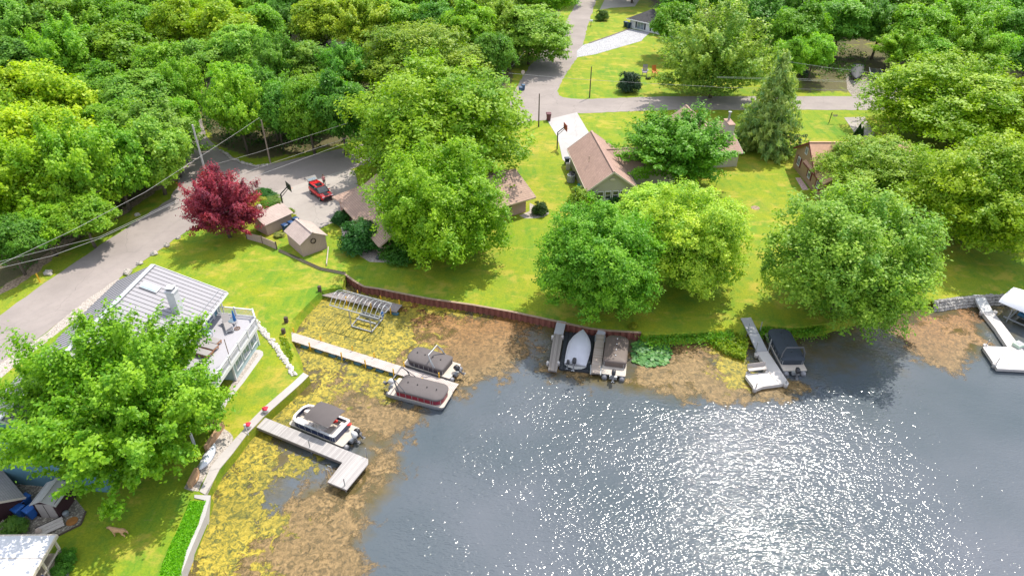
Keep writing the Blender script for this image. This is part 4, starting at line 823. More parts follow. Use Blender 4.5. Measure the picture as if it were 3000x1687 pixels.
# right edge dock
V = lambda x, y: (2840 + x / 5.37, 840 + y / 5.37)
tF, mF = dock_poly('dock', 'white plastic dock leading past the blue boat at the right edge', [V(205, 395), V(382, 400), V(580, 650), V(745, 870), V(860, 1010), V(1300, 1040), V(1300, 1330), V(440, 1285), V(215, 950), V(240, 930), V(600, 945), V(405, 650)], (V(205, 395), V(600, 945)), .55, PLA, .45, extra=PLA)
s = MB(); s.slab([mF @ Vector((*G(*V(*p), h_), h_)) for p, h_ in zip(((60, 125), (225, 125), (380, 400), (200, 392)), (1.1, 1.1, .62, .62))], .25); s.build('ramp', M('grey_ramp', (.5, .5, .5), .6), tF)
seamline(tF, mF, [((410, 648), (580, 650)), ((600, 947), (800, 945)), ((435, 950), (645, 1255)), ((635, 950), (845, 1255)), ((1100, 950), (1290, 1255))], .555, V)
for q_ in ((195, 405), (405, 400), (250, 925), (400, 1220)):
    p = mF @ Vector((*G(*V(*q_), .5), 0)); s = MB(); s.lathe([(.2, .1), (.24, .5), (.24, .62), (.1, .62), (.1, .5)], n=12); o = s.build('corner_pocket', PLA, tF, True); o.location = (p.x, p.y, 0)
for qa, h_ in (((265, 920), 1.4), ((420, 1210), 1.5)):
    p = mF @ Vector((*G(*V(*qa), .6), 0)); s = MB(); s.tube([(p.x, p.y, 0), (p.x + .1, p.y, h_)], .04, 8); s.build('pipe_post', ALU, tF)
st = thing('dock_step', 'small pale green plastic step box on the right edge dock', 'step box', (*G(*V(770, 915), .7), .55), .4); s = MB(); s.box((0, 0, .2), (1.0, .8, .4)); s.build('box_body', M('pale_green', (.48, .6, .5), .6), st, bevel=.05); s = MB(); s.box((.05, .05, .42), (.7, .5, .04)); s.build('lid', PLG, st)

# ------------------------------------------------------------------ boats
def rrect(x0, x1, hw, z, r=.4, n=5, rb=None, inset=0):
    """rounded rectangle ring in local x (stern x0 -> bow x1); rb bow radius"""
    rb = rb or r; P = []
    for cx, cy, rr, a0 in ((x1 - rb, hw - rb, rb, 0), (x0 + r, hw - r, r, 90), (x0 + r, -hw + r, r, 180), (x1 - rb, -hw + rb, rb, 270)):
        for i in range(n + 1): a = R(a0 + 90 * i / n); P.append((cx + rr * math.cos(a), cy + rr * math.sin(a), z))
    return P
def outboard(par, x, y, z, col, tilt=0, s=1.0):
    o = MB(); o.rings([[(cx + dx * w, dy * h, zz) for dx, dy in ((-.5, -.5), (-.2, -.6), (.4, -.5), (.5, 0), (.4, .5), (-.2, .6), (-.5, .5))] for cx, w, h, zz in ((0, .38, .28, .1), (-.03, .55, .36, .25), (-.03, .56, .36, .5), (0, .45, .28, .68), (.02, .2, .12, .73))])
    m = o.build('outboard_motor', M('motor_' + ('dark' if col[0] < .2 else 'pale'), col, .3), par, True)
    l = MB(); l.rings([[(-.05 + dx * w, dy * h, zz) for dx, dy in ((-.5, -.3), (.3, -.5), (.5, 0), (.3, .5), (-.5, .3))] for w, h, zz in ((.3, .22, .12), (.2, .12, -.25), (.22, .1, -.6), (.3, .08, -.66))]); l.box((-.1, 0, -.42), (.45, .3, .03)); l.build('drive_leg', M('motor_leg', (.12, .12, .13), .4), m, True)
    p = MB(); p.lathe([(.02, -.16), (.07, -.1), (.07, .05), (.02, .1)], n=8)
    for k in range(3): a = k * 2.094; p.beam((.03 * math.cos(a), .03 * math.sin(a), -.02), (.17 * math.cos(a), .17 * math.sin(a), .03), .1, .02)
    q = p.build('propeller', ALU, m); q.location = (-.25, 0, -.55); q.rotation_euler = (0, R(-90), 0)
    m.location = (x, y, z); m.rotation_euler = (0, tilt, 0); m.scale = (s,) * 3; return m
def pontoon(lab, bow, stern, beam, panel, cover=None, zd=.62, tower=None, bimini=None, motor=(.03, .03, .035), tilt=R(30), mzoff=0, rb=1.0, deckc=(.5, .44, .38), setback=.9):
    L = dist(bow, stern); t = thing('pontoon_boat', lab, 'pontoon boat', (*stern, 0), ang(stern, bow)); hw = beam / 2
    for sgn in (-1, 1):
        s = MB(); s.tube([(-.25, 0, 0), (0, 0, 0), (L - .9, 0, 0), (L - .35, 0, .08), (L - .02, 0, .3)], [.26, .31, .31, .27, .06], 12); o = s.build('hull_tube', M('tube_grey', (.24, .24, .26), .5, .3), t, True); o.location = (0, sgn * (hw - .36), .2)
    s = MB(); s.rings([rrect(0, L, hw, zd - .14, .15, 4, .3), rrect(0, L, hw, zd, .15, 4, .3)]); s.build('deck', M('boat_deck_%02d' % int(deckc[0] * 50), deckc, .8), t)
    s = MB(); s.rings([rrect(-.01, L + .01, hw + .02, zd - .13, .15, 4, .3), rrect(-.01, L + .01, hw + .02, zd - .03, .15, 4, .3)], False); s.build('rub_rail', ALU, t)
    rb = min(rb, .85); x0, x1 = setback, L - .28; iw = hw - .06
    # fence panels
    ring0, ring1 = rrect(x0, x1, iw, zd + .05, .25, 5, rb), rrect(x0, x1, iw, zd + .62, .25, 5, rb); s = MB(); n = len(ring0)
    ri0 = rrect(x0 + .04, x1 - .04, iw - .04, zd + .05, .22, 5, rb - .02); ri1 = rrect(x0 + .04, x1 - .04, iw - .04, zd + .62, .22, 5, rb - .02)
    s.rings([ring0, ring1, ri1, ri0], False); s.build('side_panel', panel, t)
    s = MB(); s.tube([*rrect(x0, x1, iw, zd + .66, .25, 5, rb), rrect(x0, x1, iw, zd + .66, .25, 5, rb)[0]], .03, 6)
    for k in range(0, n, 3): s.beam(ring0[k], ring1[k], .05)
    for k in range(6):
        xx = x0 + .5 + k * (x1 - x0 - 1.6) / 5
        for sg in (-1, 1): s.beam((xx, sg * (iw + .01), zd + .05), (xx, sg * (iw + .01), zd + .65), .045)
    s.build('rail', ALU, t)
    if cover:
        R_ = [rrect(x0 - .05, x1 + .05, iw + .05, zd + .58, .3, 5, rb), rrect(x0 - .06, x1 + .06, iw + .06, zd + .72, .3, 5, rb)]
        for k, (f_, dz) in enumerate(((.95, .80), (.78, .87), (.5, .93), (.2, .96))):
            R_.append([((x0 + x1) / 2 + (p[0] - (x0 + x1) / 2) * (1 - (1 - f_) * .55), p[1] * f_, zd + dz + .05 * math.sin(p[0] * 3.1) * (1 - f_) - .012 * math.sin(p[0] * 9)) for p in rrect(x0, x1, iw, 0, .3, 5, rb)])
        s = MB(); s.rings(R_, False); last = R_[-1]; s.add(last, [tuple(range(len(last)))]); cv = s.build('cover', cover, t, True)
        for k in range(4):
            s = MB(); s.lathe([(.07, 0), (.07, .03), (.02, .07)], n=8); o = s.build('support_button', BLACK if not bimini == 'white' else WHITE, cv); o.location = (x0 + (x1 - x0) * (.18 + .21 * k), 0, zd + 1.0)
    else:
        SE = M('boat_seat', (.62, .55, .52), .6, var=.05)
        for (a, b, c, d) in ((x0 + .1, x0 + .9, -iw + .1, iw - .1), (x1 - 2.2, x1 - .25, iw - .85, iw - .1), (x1 - 2.2, x1 - .25, -iw + .1, -iw + .85), (x0 + 1.7, x0 + 2.5, iw - .95, iw - .15)):
            s = MB(); hb(s, a, b, c, d, zd, zd + .42); s_ = s.build('seat', SE, t, bevel=.06)
            s = MB(); (hb(s, a, a + .14, c, d, zd + .42, zd + .78) if a == x0 + .1 else hb(s, a, b, (d - .14 if c > 0 else c), (d if c > 0 else c + .14), zd + .42, zd + .76)); s.build('backrest', SE, s_, bevel=.04)
        s = MB(); s.rings([rrect(x0, x1, iw + .02, zd + .62, .25, 5, rb), rrect(x0, x1, iw + .02, zd + .72, .25, 5, rb), rrect(x0 + .2, x1 - .2, iw - .18, zd + .72, .2, 5, rb - .1), rrect(x0 + .2, x1 - .2, iw - .18, zd + .62, .2, 5, rb - .1)], False); s.build('coaming', WHITE, t)
        s = MB(); hb(s, x0 + 2.0, x0 + 2.6, -iw + .15, -iw + .9, zd, zd + .95); s.build('console', M('console_grey', (.3, .28, .3), .5), t, bevel=.08)
    if bimini and bimini != 'white':
        bx0, bx1, bz = x0 + .5, x0 + 3.4, zd + 2.0
        R_ = []
        s = MB(); top = []; N = 9
        for i in range(N):
            row = []
            for j in range(9): y = (j / 8 - .5) * (beam - .1); row.append((bx0 + (bx1 - bx0) * i / (N - 1), y, bz - .22 * (abs(y) / (hw)) ** 2.5 - .16 * abs(i / (N - 1) - .5) ** 2 * 4 + .015 * math.sin(i * 2.6)))
            top.append(row)
        vs = [p for r_ in top for p in r_]; k = len(vs); vs += [(p[0], p[1], p[2] - .03) for p in vs]
        fs = [(i * 9 + j, (i + 1) * 9 + j, (i + 1) * 9 + j + 1, i * 9 + j + 1) for i in range(N - 1) for j in range(8)]; fs += [tuple(q + k for q in reversed(f)) for f in fs]
        s.add(vs, fs); bt = s.build('bimini_top', bimini, t, True); s = MB()
        for sg in (-1, 1):
            for xa, xb in ((bx0 + .1, bx1 - .9), (bx1 - .1, bx0 + 1.0), (bx0 + 1.4, bx0 + 1.6)): s.tube([(xa, sg * (hw - .1), bz - .25), (xb, sg * (iw + .03), zd + .62)], .02, 6)
        s.build('bimini_frame', ALU, bt)
    if tower:
        s = MB(); tx, lean, th_ = tower
        s.tube([(tx, -iw, zd + .6), (tx + lean * .4, -iw * .98, zd + 1.3), (tx + lean, -iw * .75, zd + 1.95), (tx + lean, iw * .75, zd + 1.95), (tx + lean * .4, iw * .98, zd + 1.3), (tx, iw, zd + .6)], .07, 8)
        for sg in (-1, 1): s.tube([(tx + lean, sg * iw * .75, zd + 1.95), (tx - lean * .7 + .3, sg * iw, zd + .65)], .04, 6)
        s.build('tow_tower', th_, t)
    outboard(t, -.45, 0, zd + .15 + mzoff, motor, tilt); s = MB(); hb(s, -.32, 0, -.4, .4, zd - .35, zd - .02); s.build('motor_bracket', ALU, t)
    return t
CV_G = M('grey_canvas', (.115, .10, .10), .8, var=.08, scale=1.2, bump=.3); CV_N = M('navy_canvas', (.035, .045, .062), .75, var=.2, scale=1.2, bump=.3); CV_B = M('brown_canvas', (.13, .10, .088), .6, var=.12, scale=1.0, bump=.3)
X3 = lambda x, y: (1130 + x / 6.036, 980 + y / 6.036)
pontoon('pontoon boat under a grey cover on the far side of the long dock', G(*X3(415, 390), .62), G(*X3(1235, 650), .62), 2.5, M('dark_panel', (.04, .035, .05), .4), CV_G, tower=(1.9, .7, ALU), tilt=R(50), mzoff=.1)
pb = pontoon('red sided pontoon boat under a grey cover on the near side of the long dock', G(*X3(1110, 1150), .62), G(*X3(130, 900), .62), 2.55, M('red_panel', (.22, .02, .04), .3), CV_G, tower=(1.4, -.7, M('dark_tower', (.10, .10, .11), .4)), motor=(.6, .6, .62), tilt=R(55), mzoff=.1)
s = MB(); s.add([(1.75, -1.17, .92), (2.0, -1.17, 1.1), (1.95, -1.17, .98), (2.15, -1.17, 1.1), (1.98, -1.17, .86)], [(0, 1, 2, 3, 4)]); s.add([(2.3, -1.17, 1.2), (2.42, -1.17, 1.2), (2.8, -1.17, .72), (2.68, -1.17, .72)], [(0, 1, 2, 3)]); s.add([(1.3, -1.17, .99), (1.7, -1.17, 1.0), (1.7, -1.17, .975), (1.3, -1.17, .965)], [(0, 1, 2, 3)]); s.build('side_emblem', WHITE, pb)
X4 = lambda x, y: (820 + x / 4.675, 1140 + y / 4.675)
pc = pontoon('open pontoon boat with dark bimini top and pale seats by the white dock', G(*X4(235, 350), .65), G(*X4(980, 655), .65), 2.6, M('navy_panel', (.03, .04, .09), .3), None, bimini=M('bimini_canvas', (.105, .09, .09), .85, var=.1, scale=1.5, bump=.3), tilt=R(12), motor=(.25, .25, .27))
outboard(pc, -.5, -.55, .75, (.03, .03, .035), R(40), .9)
for (x, y, r_) in ((2.3, -.55, .4), (.9, -.8, .3)):
    s = MB(); s.blob((0, 0, 0), (.35, .22, .1), 3, 6, .15); o = s.build('life_jacket', M('red_vest', (.65, .03, .02), .6), None, True); o.location = tuple(Matrix.Translation(pc.location) @ Matrix.Rotation(pc.rotation_euler.z, 4, 'Z') @ Vector((x, y, 1.2))); tag(o, 'bright red life vest on the seat of the open pontoon, ' + ('nearer the middle' if x > 2 else 'nearer the motor'), 'life vest')
pontoon('pontoon boat under a brown cover with two white vents in the slip', G(*S(1440, 470), .62), G(*S(1368, 1120), .62), 2.5, M('brown_panel', (.12, .09, .08), .5), CV_B, bimini='white', tilt=R(48), mzoff=.05, setback=1.2)
pontoon('navy covered pontoon boat with folded bar at the right plastic dock', G(*U(705, 430), .62), G(*U(1045, 1075), .62), 2.5, M('slate_panel', (.03, .04, .055), .4), CV_N, tower=(1.25, .15, M('dark_tower', (.10, .10, .11), .4)), tilt=R(5), mzoff=-.15)
# white covered runabout
def runabout(lab, bow, stern, beam, hullm, coverm, peak=.55, z0=.0, name='motor_boat'):
    L = dist(bow, stern); t = thing(name, lab, 'motor boat', (*stern, z0), ang(stern, bow)); hw = beam / 2; st_ = []
    n = 14
    def wid(u): return hw * (.9 + .1 * math.sin(min(1, u * 2.2) * 1.57)) * (1 - max(0, (u - .45) / .55) ** 2.2 * .97)
    H = []; Cv = []
    for i in range(n + 1):
        u = i / n; w = wid(u); x = u * L; sh = .62 + .25 * u * u
        H.append([(x - .0, -w, sh), (x, -w * .96, sh * .62), (x + (.0 if u < 1 else 0), -w * .6, .12 + .35 * u ** 3), (x, 0, .0 + .45 * u ** 4), (x, w * .6, .12 + .35 * u ** 3), (x, w * .96, sh * .62), (x, w, sh)])
        pk = peak * (math.sin(min(1, u * 1.6 + .12) * 1.57) * (1 - .85 * u ** 2.5)) + .02
        Cv.append([(x, -w * 1.03, sh - .18), (x, -w * 1.03, sh + .04), (x, -w * .62, sh + pk * (.62 + .06 * math.sin(i * 2.3))), (x, -w * .25, sh + pk * .93), (x, 0, sh + pk), (x, w * .25, sh + pk * .93), (x, w * .62, sh + pk * (.62 + .06 * math.sin(i * 1.7))), (x, w * 1.03, sh + .04), (x, w * 1.03, sh - .18)])
    s = MB(); s.rings(H, False); s.add(H[0], [tuple(range(7))]); s.rings([[p for p in r_] for r_ in [[(a[0], a[1] * .98, a[2] - .02) for a in (h[0], h[6])] + [(h[3][0], 0, h[0][2] - .06)] for h in H]], True); s.build('hull', hullm, t, True)
    if coverm:
        s = MB(); s.rings(Cv, False); s.add(Cv[0], [tuple(range(9))]); s.build('cover', coverm, t, True)
    return t, L
WCV = M('white_canvas', (.50, .50, .56), .8, var=.05, scale=1.5, bump=.5)
t_, L_ = runabout('motor boat shrouded in a loose white cover on the black float', G(*S(800, 350), .7), G(*S(660, 960), .7), 2.45, M('white_hull', (.6, .6, .6), .3), WCV, .7, .3)
outboard(t_, -.35, .1, .85, (.03, .03, .035), R(48), 1.05); outboard(t_, -.3, .75, .7, (.05, .05, .055), R(50), .75)
# blue boat under white canopy at right edge
t_, L_ = runabout('blue hulled boat in the lift under the white canopy', G(3150, 1010, .6), G(2985, 905, .6), 2.4, M('blue_hull', (.03, .13, .25), .25), None, .4, .35)
t_.location = (*G(2990, 915, .6), .3); t_.rotation_euler = (0, 0, R(-52))
s = MB(); s.box((3.2, 0, .72), (3.6, 1.9, .1)); s.build('deck', WHITE, t_)
cn = thing('boat_canopy', 'large white vaulted canopy over the lift at the right edge', 'boat canopy', (*G(*V(480, 190), 2.6), 0), R(-52))
s = MB(); rows = []; LC, WC = 9.5, 4.2
for i in range(12):
    u = i / 11; rows.append([(u * LC + .0, WC * j / 10, 2.55 + .75 * math.sin(math.pi * j / 10) ** .8 * (1 - .75 * (abs(u - .5) * 2) ** 5) - (.35 if j in (0, 10) else 0)) for j in range(11)])
vs = [p for r_ in rows for p in r_]; k = len(vs); vs += [(p[0], p[1], p[2] - .04) for p in vs]; fs = [(i * 11 + j, (i + 1) * 11 + j, (i + 1) * 11 + j + 1, i * 11 + j + 1) for i in range(11) for j in range(10)]; fs += [tuple(q + k for q in reversed(f)) for f in fs]
s.add(vs, fs); s.build('canopy_cover', M('white_vinyl', (.68, .68, .74), .5, var=.03), cn, True)
for x in (1.5, 7.5):
    for y in (.3, WC - .3): s = MB(); s.tube([(x, y, -.5), (x, y, 2.5)], .06, 8); s.build('post', ALU, cn)
s = MB(); s.beam((1.0, .4, .5), (8.5, .4, .5), .12); s.beam((1.0, WC - .4, .5), (8.5, WC - .4, .5), .12); s.beam((1.5, .4, .4), (1.5, WC - .4, .4), .12); s.beam((7.5, .4, .4), (7.5, WC - .4, .4), .12); s.build('lift_cradle', ALU, cn)
# bare lift canopy frame
Y9 = lambda x, y: (920 + x / 9.057, 820 + y / 9.057)
A0, A1, B0, B1 = (G(*Y9(*p), 2.5) for p in ((410, 672), (1715, 1028), (770, 278), (2055, 622)))
lf = thing('lift_frame', 'bare arched aluminium boat lift canopy frame over the short dock', 'boat lift', (*A0, 0)); o0 = Vector((*A0, 0))
def LP(u, v, z=2.5): p = lerp(lerp(A0, A1, u), lerp(B0, B1, u), v); return Vector((p[0], p[1], z)) - o0
for i in range(12):
    u = i / 11 if i not in (0, 11) else i / 11; s = MB(); s.tube([LP(u, v / 8, 2.5 + .75 * math.sin(math.pi * v / 8)) for v in range(9)], .04, 6); s.build('arch', ALU, lf)
for v in (0, 1): s = MB(); s.beam(LP(0, v), LP(1, v), .1, .1); s.build('eave_rail', ALU, lf)
s = MB(); s.tube([LP(1, 0) * 1, LP(1.06, .25, 2.9), LP(1.1, .5, 3.1), LP(1.06, .75, 2.9), LP(1, 1)], .04, 6)
for v in (.25, .5, .75): s.tube([LP(1, v, 2.5 + .75 * math.sin(math.pi * v)), LP(1.08, v, 2.95)], .03, 6)
s.build('end_hoop', ALU, lf)
for u, v in ((.38, .05), (.8, .05), (.38, .95), (.8, .95)): s = MB(); p = LP(u, v); s.beam((p.x, p.y, -.2), (p.x, p.y, 2.5), .1); s.build('post', ALU, lf)
s = MB()
for a, b in (((.38, .05), (.8, .05)), ((.38, .95), (.8, .95)), ((.38, .05), (.38, .95)), ((.8, .05), (.8, .95))): s.beam(LP(*a, .15), LP(*b, .15), .12)
s.beam(LP(.4, .4, .5), LP(.8, .4, .5), .16, .2); s.beam(LP(.4, .65, .5), LP(.8, .65, .5), .16, .2); s.build('cradle', ALU, lf)
s = MB(); s.tube([(.55 * math.cos(a), 0, .55 * math.sin(a)) for a in [i * math.pi / 9 for i in range(19)]], .035, 6)
for k in range(5): a = k * math.pi / 5; s.tube([(.55 * math.cos(a), 0, .55 * math.sin(a)), (-.55 * math.cos(a), 0, -.55 * math.sin(a))], .02, 5)
o = s.build('winch_wheel', ALU, lf); o.location = LP(.84, .85, 1.6)
s = MB(); s.box((0, 0, 0), (.25, .3, .5)); o = s.build('winch_motor', M('blue_winch', (.03, .15, .45), .5), lf); o.location = LP(.84, .8, 1.1)
# small white boat and canoes on the gravel
def canoe(lab, a, b, w, col, z, h=.35):
    L = dist(a, b); t = thing('canoe', lab, 'small boat', (*a, z), ang(a, b)); H = []
    for i in range(13):
        u = i / 12; q = w / 2 * math.sin(math.pi * min(max(u, .02), .98)) ** .7; e = .12 * abs(2 * u - 1) ** 3
        H.append([(u * L, -q, e), (u * L, -q * .8, h * .6 + e * .5), (u * L, 0, h + .0), (u * L, q * .8, h * .6 + e * .5), (u * L, q, e)])
    s = MB(); s.rings(H, True); s.build('hull', M('hull_' + lab[:6], col, .35, var=.08), t, True); s = MB(); s.beam((L * .03, 0, h + .01), (L * .97, 0, h + .01), .06, .03); s.build('keel', M('hull_' + lab[:6], col), t); return t
canoe('white upturned dinghy lying on the gravel by the timber wall', z5(315, 545), z5(85, 930), 1.0, (.62, .64, .68), 1.02)
canoe('brown paddle boat beside the white dinghy, hugging the timber wall', z5(70, 950), z5(-40, 1180), .5, (.35, .20, .10), 1.02, .2)

# ------------------------------------------------------------------ vehicles
RED = M('car_red', (.62, .012, .015), .25, var=.03, bump=0, spec=.7); TYRE = M('tyre', (.02, .02, .02), .85); CBK = M('car_black', (.03, .025, .028), .3, bump=0)
def wheel(par, x, y, r=.36, w=.24):
    s = MB(); s.lathe([(r * .55, -w / 2), (r * .95, -w / 2), (r, -w / 3), (r, w / 3), (r * .95, w / 2), (r * .55, w / 2)], n=18); o = s.build('wheel', TYRE, par, True); o.location = (x, y, r); o.rotation_euler = (R(90), 0, 0)
    s = MB(); s.lathe([(.03, w * .52), (r * .58, w * .5), (r * .6, w * .4), (r * .6, -w * .4), (r * .58, -w * .5), (.03, -w * .52)], n=14); s.build('rim', ALU, o)
def suv():
    t = thing('red_car', 'red car with black stripe and raised tailgate parked on the concrete drive', 'car', (-28.8, 92.9, LZ + .03), R(-50))
    def sec(x, w, zb, zm, zt, wt): return [(x, -w * .93, zb), (x, -w, zm), (x, -wt, zt), (x, wt, zt), (x, w, zm), (x, w * .93, zb)]
    s = MB(); s.rings([sec(-2.32, .8, .5, .7, .95, .74), sec(-2.25, .92, .38, .75, 1.05, .86), sec(-1.4, .97, .3, .8, 1.08, .9), sec(0, .98, .28, .8, 1.06, .9), sec(.9, .98, .28, .8, 1.06, .9), sec(1.5, .97, .3, .78, 1.04, .86), sec(2.15, .93, .34, .7, .96, .8), sec(2.4, .8, .42, .62, .82, .7)])
    b = s.build('body', RED, t, True, .03)
    s = MB(); s.rings([sec(-2.2, .86, 1.03, 1.3, 1.55, .7), sec(-1.6, .88, 1.03, 1.3, 1.66, .72), sec(-.2, .88, 1.03, 1.35, 1.7, .72), sec(.35, .87, 1.03, 1.3, 1.62, .7), sec(1.15, .84, 1.02, 1.06, 1.09, .72)]); s.build('glasshouse', GLASS, t)
    s = MB(); s.rings([sec(-2.3, .7, 1.56, 1.6, 1.62, .62), sec(-1.6, .76, 1.6, 1.68, 1.73, .66), sec(-.2, .76, 1.62, 1.7, 1.76, .66), sec(.3, .73, 1.6, 1.65, 1.69, .62)]); rf_ = s.build('roof', RED, t, True)
    s = MB(); s.box((-.35, 0, 1.765), (1.0, .95, .02)); s.build('sunroof', GLASS, rf_)
    s = MB(); s.beam((.38, -.74, 1.64), (1.12, -.84, 1.08), .07); s.beam((.38, .74, 1.64), (1.12, .84, 1.08), .07); s.build('pillar', CBK, t)
    s = MB(); s.slab([(1.2, -.33, 1.1), (2.2, -.38, .98), (2.2, .38, .98), (1.2, .33, 1.1)], .02); s.build('bonnet_stripe', CBK, b)
    s = MB(); s.slab([(1.0, -.84, 1.08), (1.35, -.86, 1.08), (1.35, .86, 1.08), (1.0, .84, 1.08)], .03); s.build('cowl', CBK, b)
    s = MB(); s.box((2.38, 0, .52), (.16, 1.6, .34)); s.build('front_bumper', CBK, t, bevel=.05); s = MB(); s.box((2.4, 0, .78), (.08, 1.1, .12)); s.build('grille', CBK, t)
    for y in (-.68, .68): s = MB(); s.box((2.26, y, .82), (.24, .36, .15)); s.build('headlight', M('headlamp', (.7, .7, .75), .1, bump=0), t, bevel=.04)
    for y in (-.98, .98): s = MB(); s.box((-.1, y, .42), (3.0, .05, .2)); s.build('side_cladding', CBK, t); s = MB(); s.box((.75, y * 1.1, 1.12), (.16, .22, .16)); s.build('wing_mirror', RED, t, bevel=.04)
    for x in (-1.45, 1.5):
        for y in (-.9, .9): wheel(t, x, y)
    tg = MB(); tg.slab([(-2.25, -.78, 1.72), (-3.0, -.82, 2.15), (-3.0, .82, 2.15), (-2.25, .78, 1.72)], .1); tg_ = tg.build('tailgate', CBK, t); s = MB(); s.slab([(-2.35, -.62, 1.80), (-2.65, -.64, 1.97), (-2.65, .64, 1.97), (-2.35, .62, 1.80)], .05); s.build('rear_window', GLASSB, tg_)
    s = MB(); hb(s, -2.3, -2.25, -.75, .75, .75, 1.5); s.build('boot_opening', BLACK, t)
suv()
def trailer(par, L):
    s = MB(); s.beam((-.2, -.6, .45), (L * .7, -.6, .45), .1); s.beam((-.2, .6, .45), (L * .7, .6, .45), .1); s.beam((L * .7, -.6, .45), (L * 1.12, 0, .45), .1); s.beam((L * .7, .6, .45), (L * 1.12, 0, .45), .1); s.beam((.8, -.9, .4), (.8, .9, .4), .1); s.build('trailer_frame', M('galvanised', (.25, .25, .26), .5, .5), par)
    for y in (-1, 1): wheel(par, 1.2, y, .33, .2)
DHULL = M('dark_hull', (.045, .05, .055), .3)
for (bx, by, sx, sy, lab, cm) in ((2572, 240, 2562, 205, 'dark open boat with a pale gunwale line parked on a trailer under trees', None), (2505, 238, 2515, 192, 'dark boat under a black cover on a trailer, left of the open boat', M('black_canvas', (.06, .062, .068), .7))):
    t_, L_ = runabout(lab, G(bx, by, 1.8), G(sx, sy, 1.8), 2.5, DHULL, cm, .5, 1.5, 'parked_boat'); k = 6.5 / L_; t_.scale = (1, 1, 1)
    c2 = MB(); trailer(t_, L_)
    for c_ in kids(t_):
        if c_.name.startswith(('trailer', 'wheel')): c_.location.z -= .5
    if cm is None:
        w_ = lambda u: 1.25 * (.9 + .1 * math.sin(min(1, u * 2.2) * 1.57)) * (1 - max(0, (u - .45) / .55) ** 2.2 * .97)
        s = MB(); s.tube([(u * L_, -w_(u), .66 + .25 * u * u) for u in [i / 12 for i in range(13)]] + [(u * L_, w_(u), .66 + .25 * u * u) for u in [1 - i / 12 for i in range(13)]], .07, 6); s.build('gunwale', WHITE, t_)
ut = thing('utility_trailer', 'small dark utility trailer half hidden behind the spruce', 'trailer', (*G(2355, 222), 1), R(80)); s = MB(); hb(s, -1.2, 1.2, -.8, .8, .55, .65); s.build('bed', DHULL, ut); s = MB(); hb(s, -1.2, 1.2, -.82, -.78, .65, 1.05); hb(s, -1.2, 1.2, .78, .82, .65, 1.05); hb(s, 1.18, 1.22, -.78, .78, .65, 1.05); s.build('side_rail', ALU, ut)
for y in (-1, 1): wheel(ut, 0, y, .33, .2)
s = MB(); s.beam((-1.2, -.5, .55), (-2.2, 0, .5), .08); s.beam((-1.2, .5, .55), (-2.2, 0, .5), .08); s.build('drawbar', DHULL, ut)

# ------------------------------------------------------------------ bins, air conditioners, hoops, poles, signs
def wbin(lab, p, rz, mat=BLUEBIN, z=LZ, g=None, sc=1.0):
    t = thing('wheelie_bin', lab, 'bin', (*p, z), rz, g); s = MB(); s.rings([[(sx * w, sy * d, zz) for sx, sy in ((-1, -1), (1, -1), (1, 1), (-1, 1))] for w, d, zz in ((.25, .27, .06), (.34, .38, 1.0), (.36, .4, 1.05))]); s.build('body', mat, t, bevel=.03)
    s = MB(); s.rings([[(sx * w, sy * d + .02, zz) for sx, sy in ((-1, -1), (1, -1), (1, 1), (-1, 1))] for w, d, zz in ((.38, .43, 1.05), (.38, .43, 1.1), (.25, .3, 1.17))]); s.build('lid', mat, t, bevel=.02)
    s = MB(); s.tube([(-.3, .45, 1.05), (.3, .45, 1.05)], .03, 6); s.build('handle', BLACK, t)
    for x in (-.26, .26): s = MB(); s.lathe([(.02, -.04), (.13, -.04), (.13, .04), (.02, .04)], n=10); o = s.build('wheel', BLACK, t); o.location = (x, .28, .13); o.rotation_euler = (0, R(90), 0)
    t.scale = (sc,) * 3; return t
zs = Z(5.573, 700, 540)
b0 = wbin('navy bin between the two garden sheds, nearest the camera', zs(770, 770), R(52), BLUEBIN, g='blue bins between the sheds')
copy_thing(b0, (*zs(868, 725), LZ), label='navy bin between the two garden sheds, middle one'); copy_thing(b0, (*zs(945, 665), LZ), label='navy bin between the two garden sheds, farthest by the driveway')
wbin('dark bin standing by the left wall of the taupe house', Z(5.796, 1630, 360)(180, 700), R(96), NAVY)
wbin('maroon bin at the mouth of the white driveway', G(1607, 354), 0, M('maroon_bin', (.12, .035, .045), .5), sc=1.3)
rb0 = wbin('blue bin at the roadside in the shade, front one of two', G(1525, 271), .2, M('road_bin', (.05, .11, .2), .5), g='roadside bins'); copy_thing(rb0, (*G(1533, 264), LZ), label='blue bin at the roadside in the shade, rear one of two')
tb0 = wbin('blue green bin at the corner of the white house, left one', G(1832, 80), .4, M('teal_bin', (.02, .06, .09), .5), g='bins by the white house', sc=1.3); copy_thing(tb0, (*G(1841, 84), LZ), label='blue green bin at the corner of the white house, right one')
BB = M('bright_blue_bin', (.02, .10, .36), .45, var=.15)
lb0 = wbin('bright blue bin between the dark sheds, front left', k6(310, 620), R(-25), BB, g='bright blue bins'); copy_thing(lb0, (*k6(465, 630), LZ), label='bright blue bin between the dark sheds, next to the pale doors'); copy_thing(lb0, (*k6(395, 480), LZ), label='bright blue bin between the dark sheds, rear one')
def acunit(lab, p, mat, r=.42, h=.85):
    t = thing('air_conditioner', lab, 'air conditioner', (*p, LZ)); s = MB(); s.lathe([(r, .05), (r, h - .05), (r * .95, h)], n=20); s.build('casing', mat, t); s = MB(); s.lathe([(r * .8, h), (r * .8, h + .03), (.05, h + .06)], n=16); s.build('fan_grille', BLACK, t)
    s = MB()
    for k in range(10): z = .1 + k * .075; s.lathe([(r + .012, z), (r + .012, z + .02)], n=20)
    s.build('louvre', mat, t)
zc = Z(5.796, 1630, 360)
